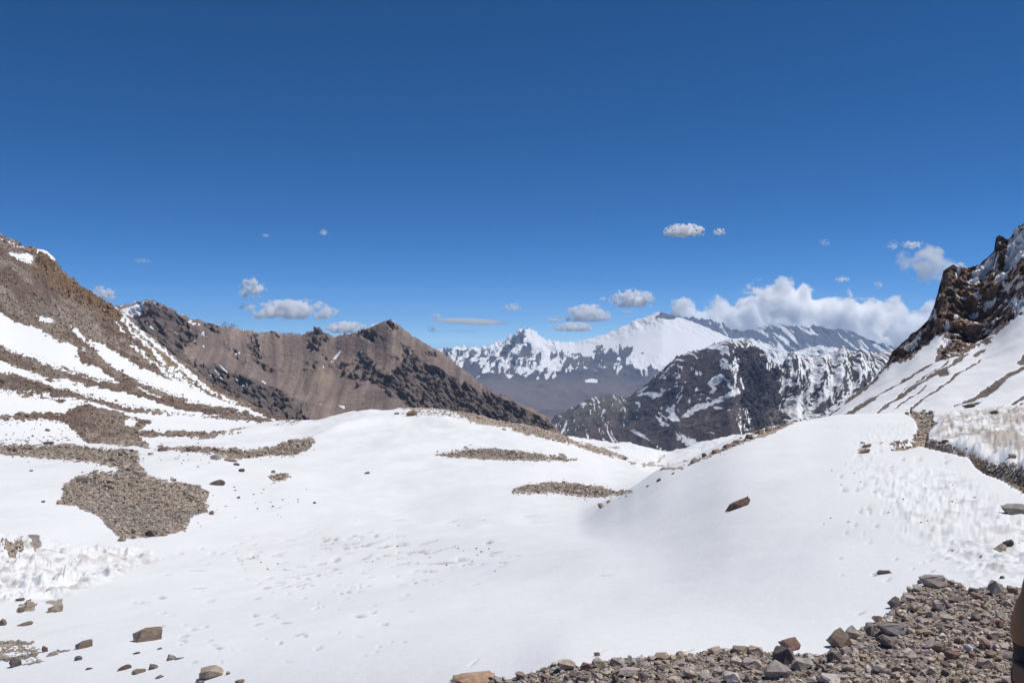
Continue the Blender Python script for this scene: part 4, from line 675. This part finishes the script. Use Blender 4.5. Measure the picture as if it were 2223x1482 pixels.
for i, (k, n, m_, lab) in enumerate([(0, 9000, 1.4, 'stony gravel patch and track low on the left'), (1, 2200, 1.35, 'thin tongue of gravel crossing the snow left of the mound'), (2, 90, 1.6, 'tiny gravel patch on the snow left of the mound'), (3, 1700, 1.05, 'upper gravel lens on the near face of the mound'), (4, 2000, 1.2, 'lower gravel lens on the snow before the crease'), (5, 2600, .75, 'gravel rim along the crest of the mound'), (6, 200, 1.35, 'orange rubble along the shoulder of the snow slope'), (7, 1500, 1.7, 'muddy gravel of the trail cut through the snow'), (9, 120, 1.6, 'gravel showing between the snow blades at the left edge'), (11, 60, 1.6, 'gravel in the small bare patch under the snow blades')]):
    pl = ROCK[k]; pts = in_poly(pl, n, 20 + i); pts += rng.normal(0, 1, pts.shape) * np.where(rng.random(n) < .12, 5.0, 1.6)[:, None] * np.minimum(1, 6 / (3 + poly_sd(pts[:, 0], pts[:, 1], pl)))[:, None]
    heap('gravel', pts, np.clip(np.exp(rng.normal(m_, .48, n)), 1.6, 14), stuff_far_mat, lab, gc)
for pl, n, lab in (([(-20, 1392), (66, 1390), (100, 1412), (86, 1436), (-20, 1436)], 260, 'gravel streaks melting out of the snow in the lower left corner'),):
    pts = in_poly(pl, n, 77); pts = pts[snow_field(pts[:, 0], pts[:, 1], 3.0) < 1.5]; heap('gravel', pts, rng.uniform(3, 9, len(pts)), stuff_far_mat, lab, gc)
# rubble of the hillside and its snow speckles
n = 15000; pts = in_poly(HILL, n, 40); m_ = snow_field(pts[:, 0], pts[:, 1], 7.0)
keep = (m_ < 0) | ((m_ < 2.5) & (rng.random(n) < .2)) | ((m_ < 9) & (pts[:, 0] < 190) & (pts[:, 1] > 765) & (rng.random(n) < .22)); pts = pts[keep & (pts[:, 0] > -60)]
heap('rubble', pts, np.clip(np.exp(rng.normal(1.05, .45, len(pts))), 1.6, 10), stuff_far_mat, 'brown rubble strewn over the stony left hillside', hc)
# strays scattered over the snow around the gravel
strays = np.r_[rng.normal((560, 1080), (50, 22), (26, 2)), rng.normal((420, 1120), (50, 20), (22, 2)), rng.normal((400, 990), (50, 12), (26, 2)), rng.normal((220, 1010), (25, 8), (18, 2)), rng.normal((80, 940), (60, 10), (14, 2)), rng.uniform((1780, 1000), (2220, 1240), (24, 2)), rng.uniform((520, 1180), (1080, 1240), (20, 2))]
heap('pebbles', strays, rng.uniform(2.5, 6.5, len(strays)), stuff_far_mat, 'stray pebbles dotting the snow around the gravel', hc)

# ------------------------------------------------------------------ the person at the right edge, seen by the bent elbow, and the bag at the hip
def person():
    gz = ground(2420, 1640)[2] if ground(2420, 1640) is not None else -1.68
    base = Vector((1.74, 2.46, -1.70))
    vs = {'pelvis': (1.74, 2.46, -.80, .15), 'waist': (1.74, 2.46, -.62, .135), 'chest': (1.74, 2.46, -.40, .165), 'neckb': (1.74, 2.46, -.22, .08), 'neck': (1.74, 2.45, -.15, .055), 'head': (1.74, 2.44, -.03, .085), 'crown': (1.74, 2.45, .06, .08),
          'shL': (1.61, 2.46, -.30, .062), 'elL': (1.408, 2.42, -.765, .044), 'wrL': (1.416, 2.46, -.965, .026), 'hdL': (1.43, 2.45, -1.03, .033),
          'shR': (1.915, 2.46, -.27, .068), 'elR': (1.99, 2.47, -.57, .045), 'wrR': (2.0, 2.40, -.83, .030), 'hdR': (2.0, 2.38, -.92, .035),
          'hipL': (1.655, 2.46, -.88, .095), 'knL': (1.645, 2.45, -1.27, .062), 'anL': (1.64, 2.48, -1.62, .045), 'toL': (1.63, 2.62, -1.675, .035),
          'hipR': (1.825, 2.46, -.88, .095), 'knR': (1.84, 2.45, -1.27, .062), 'anR': (1.85, 2.48, -1.62, .045), 'toR': (1.86, 2.62, -1.675, .035)}
    ed = [('pelvis', 'waist'), ('waist', 'chest'), ('chest', 'neckb'), ('neckb', 'neck'), ('neck', 'head'), ('head', 'crown'), ('chest', 'shL'), ('shL', 'elL'), ('elL', 'wrL'), ('wrL', 'hdL'), ('chest', 'shR'), ('shR', 'elR'), ('elR', 'wrR'), ('wrR', 'hdR'),
          ('pelvis', 'hipL'), ('hipL', 'knL'), ('knL', 'anL'), ('anL', 'toL'), ('pelvis', 'hipR'), ('hipR', 'knR'), ('knR', 'anR'), ('anR', 'toR')]
    names = list(vs); me = bpy.data.meshes.new('person'); me.from_pydata([Vector(vs[k][:3]) - base for k in names], [(names.index(a), names.index(b)) for a, b in ed], [])
    o = bpy.data.objects.new('person', me); COL.objects.link(o); o.location = base
    sk = o.modifiers.new('skin', 'SKIN'); sk.use_smooth_shade = True
    lay = me.skin_vertices[0] if len(me.skin_vertices) else None
    if lay is None:
        bm = bmesh.new(); bm.from_mesh(me); bm.verts.layers.skin.verify(); bm.to_mesh(me); bm.free(); lay = me.skin_vertices[0]
    for i, k in enumerate(names):
        lay.data[i].radius = (vs[k][3], vs[k][3] * (.75 if k in ('chest', 'waist', 'pelvis') else 1)); lay.data[i].use_root = (k == 'pelvis')
    su = o.modifiers.new('round', 'SUBSURF'); su.levels = 2; su.render_levels = 2
    m, nt, b, out = new_mat('brown_jacket_and_trousers')
    tc = N(nt, 'ShaderNodeNewGeometry').outputs['Position']; sp = N(nt, 'ShaderNodeSeparateXYZ'); nt.links.new(tc, sp.inputs[0])
    rp = N(nt, 'ShaderNodeValToRGB'); rp.color_ramp.interpolation = 'CONSTANT'; e = rp.color_ramp.elements
    e[0].position = 0; e[0].color = (.05, .04, .035, 1); e[1].position = .06; e[1].color = (.13, .085, .06, 1)
    x = rp.color_ramp.elements.new(.47); x.color = (.62, .26, .12, 1); x = rp.color_ramp.elements.new(.865); x.color = (.42, .26, .18, 1); x = rp.color_ramp.elements.new(.955); x.color = (.04, .03, .025, 1)
    nt.links.new(math_n(nt, 'DIVIDE', math_n(nt, 'ADD', sp.outputs['Z'], 1.70), 1.85), rp.inputs[0])
    g = noise_n(nt, tc, 9, 5); mul = N(nt, 'ShaderNodeMix', data_type='RGBA', blend_type='MULTIPLY'); mul.inputs['Factor'].default_value = .7
    nt.links.new(rp.outputs[0], mul.inputs[6]); gm = N(nt, 'ShaderNodeMapRange'); gm.inputs['To Min'].default_value = .5; gm.inputs['To Max'].default_value = 1.5; nt.links.new(g, gm.inputs['Value']); nt.links.new(gm.outputs[0], mul.inputs[7])
    nt.links.new(mul.outputs[2], b.inputs['Base Color']); b.inputs['Roughness'].default_value = .95; b.inputs['Specular IOR Level'].default_value = .1
    bp = N(nt, 'ShaderNodeBump'); bp.inputs['Strength'].default_value = .4; bp.inputs['Distance'].default_value = .02; nt.links.new(noise_n(nt, tc, 14, 3), bp.inputs['Height']); nt.links.new(bp.outputs[0], b.inputs['Normal'])
    tx = bpy.data.textures.new('cloth_folds', 'CLOUDS'); tx.noise_scale = .09; dm = o.modifiers.new('folds', 'DISPLACE'); dm.texture = tx; dm.strength = .022; dm.mid_level = .5
    me.materials.append(m)
    o['label'] = 'person in a brown jacket at the right edge, only a bent elbow showing'; o['category'] = 'person'
    # hip bag
    m2, nt2, b2, _ = new_mat('red_brown_leather'); b2.inputs['Base Color'].default_value = (.30, .11, .06, 1); b2.inputs['Roughness'].default_value = .7
    m3, nt3, b3, _ = new_mat('pale_blue_cloth'); w = N(nt3, 'ShaderNodeTexWave'); w.inputs['Scale'].default_value = 14; w.inputs['Distortion'].default_value = 1; rr = N(nt3, 'ShaderNodeValToRGB'); rr.color_ramp.elements[0].color = (.30, .34, .42, 1); rr.color_ramp.elements[1].color = (.5, .55, .62, 1)
    gp = N(nt3, 'ShaderNodeNewGeometry').outputs['Position']; nt3.links.new(gp, w.inputs[0]); nt3.links.new(w.outputs['Fac'], rr.inputs[0]); nt3.links.new(rr.outputs[0], b3.inputs['Base Color']); b3.inputs['Roughness'].default_value = .9
    def rbox(name, lo, hi, mat, bev):
        bm = bmesh.new(); bmesh.ops.create_cube(bm, size=1.0); lo, hi = Vector(lo), Vector(hi); c = (lo + hi) / 2
        for v in bm.verts: v.co = Vector(((v.co.x) * (hi.x - lo.x), v.co.y * (hi.y - lo.y), v.co.z * (hi.z - lo.z)))
        bmesh.ops.bevel(bm, geom=list(bm.edges), offset=bev, segments=3, affect='EDGES', profile=.6); me = bpy.data.meshes.new(name); bm.to_mesh(me); bm.free(); me.materials.append(mat)
        ob = bpy.data.objects.new(name, me); COL.objects.link(ob); ob.location = c; return ob
    bag = bpy.data.objects.new('hip_bag', None); COL.objects.link(bag); bag.location = (1.47, 2.40, -1.12); bag['label'] = 'red-brown leather hip bag under the bent elbow at the right edge'; bag['category'] = 'bag'
    for nm, lo, hi, mt, bv in (('body', (1.374, 2.335, -1.12), (1.58, 2.425, -.90), m2, .012), ('flap', (1.368, 2.325, -.93), (1.586, 2.43, -.872), m2, .012), ('cloth', (1.392, 2.385, -.875), (1.57, 2.415, -.835), m3, .008), ('strap', (1.57, 2.37, -.93), (1.66, 2.39, -.88), m2, .004)):
        ob = rbox(nm, lo, hi, mt, bv); ob.parent = bag; ob.location = ob.location - bag.location
person()

# ------------------------------------------------------------------ the air of the valley
def at(px, py, d): return Vector((d * px2u(px), d, d * py2v(py)))
def vol_mat(name):
    m = bpy.data.materials.new(name); m.use_nodes = True; nt = m.node_tree; nt.nodes.clear()
    out = nt.nodes.new('ShaderNodeOutputMaterial'); v = nt.nodes.new('ShaderNodeVolumePrincipled'); nt.links.new(v.outputs[0], out.inputs['Volume'])
    return m, nt, v
hm, hnt, hv = vol_mat('valley_haze')
hv.inputs['Color'].default_value = (*HAZE_COL, 1); hv.inputs['Density'].default_value = HAZE_DENSITY; hv.inputs['Anisotropy'].default_value = 0.0
x0, x1, y0, y1, z0, z1 = -9500, 9500, -60, 13300, -1200, 400
V = np.array([(x, y, z) for z in (z0, z1) for y in (y0, y1) for x in (x0, x1)], float)
Q = np.array([(0, 2, 3, 1), (4, 5, 7, 6), (0, 1, 5, 4), (2, 6, 7, 3), (0, 4, 6, 2), (1, 3, 7, 5)])
link('haze', mesh_np('haze', V, Q, hm, smooth=False), kind='stuff')

# ------------------------------------------------------------------ clouds, each a body of vapour far beyond the range
def ico(sub):
    bm = bmesh.new(); bmesh.ops.create_icosphere(bm, subdivisions=sub, radius=1.0); me = bpy.data.meshes.new('cloud'); bm.to_mesh(me); bm.free(); return me
def cloud_material(sx, sz, seed, dens, thr, amp, detail=5, freq=1.6, flat=0.0):
    m, nt, v = vol_mat('cloud_vapour'); v.inputs['Color'].default_value = (1, 1, 1, 1); v.inputs['Anisotropy'].default_value = 0.0
    tc = N(nt, 'ShaderNodeTexCoord').outputs['Object']
    ln = N(nt, 'ShaderNodeVectorMath', operation='LENGTH'); nt.links.new(tc, ln.inputs[0])
    r2 = math_n(nt, 'POWER', ln.outputs['Value'], 2.0)
    mp = N(nt, 'ShaderNodeMapping'); mp.inputs['Scale'].default_value = (max(sx / sz, 1), 1.0, 1.0); mp.inputs['Location'].default_value = (seed * 3.7, seed * 1.3, seed * 2.1)
    nt.links.new(tc, mp.inputs[0])
    n = noise_n(nt, mp.outputs[0], freq, 3.2, 0.52)
    s = math_n(nt, 'ADD', math_n(nt, 'SUBTRACT', thr, r2), math_n(nt, 'MULTIPLY', math_n(nt, 'SUBTRACT', n, 0.5), amp))
    if flat:
        sp = N(nt, 'ShaderNodeSeparateXYZ'); nt.links.new(tc, sp.inputs[0])
        b = N(nt, 'ShaderNodeMapRange', interpolation_type='SMOOTHSTEP'); b.inputs['From Min'].default_value = -flat - .12; b.inputs['From Max'].default_value = -flat + .12; nt.links.new(sp.outputs['Z'], b.inputs['Value'])
    mr = N(nt, 'ShaderNodeMapRange', interpolation_type='SMOOTHSTEP'); mr.inputs['From Min'].default_value = 0.0; mr.inputs['From Max'].default_value = 0.7; mr.inputs['To Max'].default_value = dens
    nt.links.new(s, mr.inputs['Value']); o = mr.outputs[0]
    if flat: o = math_n(nt, 'MULTIPLY', o, b.outputs[0])
    nt.links.new(o, v.inputs['Density']); return m
CLOUD_D = 17000.0
def cloud(px, py, w, h, label, dens=8.0, thr=.22, amp=6.5, freq=2.1, flat=0.5, rot=0.0, grow=1.35, d=CLOUD_D, group=None, seed=None):
    me = ico(2); sx = w * d / F / 2 * grow; sz = h * d / F / 2 * grow; sy = (sx * .6 + sz * .4)
    o = bpy.data.objects.new('cloud', me); COL.objects.link(o); o.location = at(px, py - (h * .12 if flat else 0), d); o.scale = (sx, sy, sz); o.rotation_euler = (0, math.radians(rot), 0)
    seed = (px * .013 + py * .007) if seed is None else seed
    me.materials.append(cloud_material(sx, sz, seed, dens / sy, thr, amp, freq=freq, flat=flat))
    o['label'] = label; o['category'] = 'cloud'; o['group'] = group or 'small clouds in the blue sky'; return o
cloud(220, 642, 54, 30, 'small white cloud behind the shoulder of the stony left hillside')
cloud(548, 636, 50, 48, 'upright puffy white cloud above the brown ridge')
cloud(530, 668, 20, 14, 'faint wisp just below the upright puffy cloud', dens=2.0)
cloud(633, 681, 156, 44, 'long flat-based white cloud above the middle of the brown ridge', thr=.62, freq=1.3)
cloud(703, 507, 15, 13, 'tiny white puff high above the brown ridge', dens=4)
cloud(577, 511, 13, 7, 'faint speck of cloud high above the upright puffy cloud', dens=2, flat=0)
cloud(309, 566, 34, 10, 'faint flat wisp high above the left end of the brown ridge', dens=1.2, flat=0)
cloud(752, 716, 70, 26, 'white cloud peeping over the brown ridge left of its summit', thr=.7)
cloud(625, 727, 60, 10, 'thin white cloud lying along the crest of the brown ridge', dens=4)
cloud(484, 706, 22, 14, 'tiny cloud top showing over the brown crest, nearer its high left end', dens=4)
cloud(506, 710, 20, 12, 'tiny cloud top showing over the brown crest beside another', dens=4)
cloud(948, 688, 16, 13, 'tiny white puff above the left tip of the lens-shaped streak', dens=5)
cloud(1022, 698, 158, 13, 'long thin lens-shaped streak of cloud above the gap between the ridges', dens=5, thr=.8, amp=.35, flat=0, rot=2.5, freq=.6)
cloud(940, 714, 24, 14, 'wispy scrap of cloud under the left tip of the lens-shaped streak', dens=2.5, flat=0)
cloud(1113, 670, 32, 18, 'small oval cloud high over the pointed snowy peak', dens=5)
cloud(1204, 696, 30, 17, 'small white cloud right of the pointed snowy peak', dens=6)
cloud(1275, 688, 84, 38, 'white puffy cloud with a drooping right end over the snow saddle', thr=.6)
cloud(1246, 714, 72, 20, 'flat white cloud lying lowest above the snow saddle', thr=.6, d=21000)
cloud(1372, 656, 80, 42, 'ragged bright cloud left of the broad white dome', thr=.5, d=19500)
cloud(1309, 650, 14, 9, 'tiny puff between the two ragged clouds over the snow saddle', dens=4)
cloud(1362, 678, 18, 8, 'thin scrap just under the ragged bright cloud', dens=3)
cloud(1485, 506, 72, 28, 'oval white cloud high in the sky, larger of a pair', thr=.62, d=26000)
cloud(1562, 506, 24, 15, 'tiny white cloud high in the sky, smaller of a pair', dens=6, d=26000)
cloud(2012, 574, 118, 92, 'large ragged wispy cloud beside the dark crags', dens=5, thr=.42, amp=2.4, freq=1.9, flat=0, rot=28)
cloud(1981, 531, 40, 15, 'thin scrap of cloud on top of the large ragged cloud', dens=4, flat=0)
cloud(2078, 578, 34, 20, 'small cloud touching the edge of the dark crags', dens=4, flat=0)
cloud(1938, 533, 24, 18, 'faint slanting wisp left of the large ragged cloud', dens=1.5, flat=0, rot=-30)
cloud(1828, 606, 28, 11, 'tiny flat wisp above the right part of the cloud bank', dens=3, flat=0)
cloud(1907, 618, 18, 16, 'faint tiny wisp between the cloud bank and the large ragged cloud', dens=2, flat=0)
cloud(1790, 526, 24, 14, 'barely visible wisp high above the cloud bank', dens=.8, flat=0)
cloud(1850, 649, 110, 8, 'thin flat veil just above the right part of the cloud bank', dens=1.4, flat=0)
cloud(1640, 636, 70, 7, 'thin flat veil at the left shoulder of the tall cloud dome', dens=2, flat=0)
cloud(1000, 719, 80, 8, 'faint streak low over the right flank of the brown ridge', dens=.8, flat=0)

# the bank that sits on the massif
def bank():
    d = 16500.0; k = d / F
    top = [(1455, 686), (1470, 672), (1490, 670), (1520, 675), (1560, 674), (1590, 668), (1605, 652), (1625, 640), (1650, 634), (1680, 622), (1700, 620), (1725, 630), (1755, 636), (1775, 645), (1790, 655), (1805, 646), (1840, 648), (1855, 662), (1880, 657), (1900, 668), (1930, 664), (1950, 662), (1965, 670), (2000, 674), (2040, 672), (2080, 690)]
    xa, xb = 1440.0, 2100.0; zt, zb = 600.0, 800.0
    V = np.array([(x, y, z) for z in (-1, 1) for y in (-1, 1) for x in (-1, 1)], float)
    me = bpy.data.meshes.new('cloud_bank'); bm = bmesh.new(); bmesh.ops.create_cube(bm, size=2.0); bm.to_mesh(me); bm.free()
    o = bpy.data.objects.new('cloud_bank', me); COL.objects.link(o)
    sx = (xb - xa) / 2 * k; sz = (zb - zt) / 2 * k; sy = 650.0
    o.location = at((xa + xb) / 2, (zt + zb) / 2, d); o.scale = (sx, sy, sz)
    m, nt, v = vol_mat('cloud_bank_vapour'); v.inputs['Color'].default_value = (1, 1, 1, 1); v.inputs['Anisotropy'].default_value = 0.1
    tc = N(nt, 'ShaderNodeTexCoord').outputs['Object']; sp = N(nt, 'ShaderNodeSeparateXYZ'); nt.links.new(tc, sp.inputs[0])
    fc = N(nt, 'ShaderNodeFloatCurve'); cu = fc.mapping.curves[0]
    pts = [((x - xa) / (xb - xa), 1 - (y - zt) / (zb - zt)) for x, y in top]
    cu.points[0].location = (0, .2); cu.points[1].location = (1, .3)
    for p in pts: cu.points.new(*p)
    fc.mapping.update()
    nt.links.new(math_n(nt, 'MULTIPLY_ADD', sp.outputs['X'], .5, .5), fc.inputs['Value'])
    y2 = math_n(nt, 'MULTIPLY', math_n(nt, 'POWER', math_n(nt, 'ABSOLUTE', sp.outputs['Y']), 2.0), .45)
    zz = math_n(nt, 'MULTIPLY_ADD', sp.outputs['Z'], .5, .5)
    mp = N(nt, 'ShaderNodeMapping'); mp.inputs['Scale'].default_value = (sx / sz, sy / sz, 1); nt.links.new(tc, mp.inputs[0])
    n1 = noise_n(nt, mp.outputs[0], 2.6, 6, .6); 
    s = math_n(nt, 'SUBTRACT', math_n(nt, 'SUBTRACT', fc.outputs[0], zz), y2)
    s = math_n(nt, 'ADD', s, math_n(nt, 'MULTIPLY', math_n(nt, 'SUBTRACT', n1, .45), .75))
    mr = N(nt, 'ShaderNodeMapRange', interpolation_type='SMOOTHSTEP'); mr.inputs['From Min'].default_value = 0; mr.inputs['From Max'].default_value = .06; mr.inputs['To Max'].default_value = .019
    nt.links.new(s, mr.inputs['Value']); nt.links.new(mr.outputs[0], v.inputs['Density']); me.materials.append(m)
    o['label'] = 'large billowing white cloud bank sitting on the far massif'; o['category'] = 'cloud'
bank()
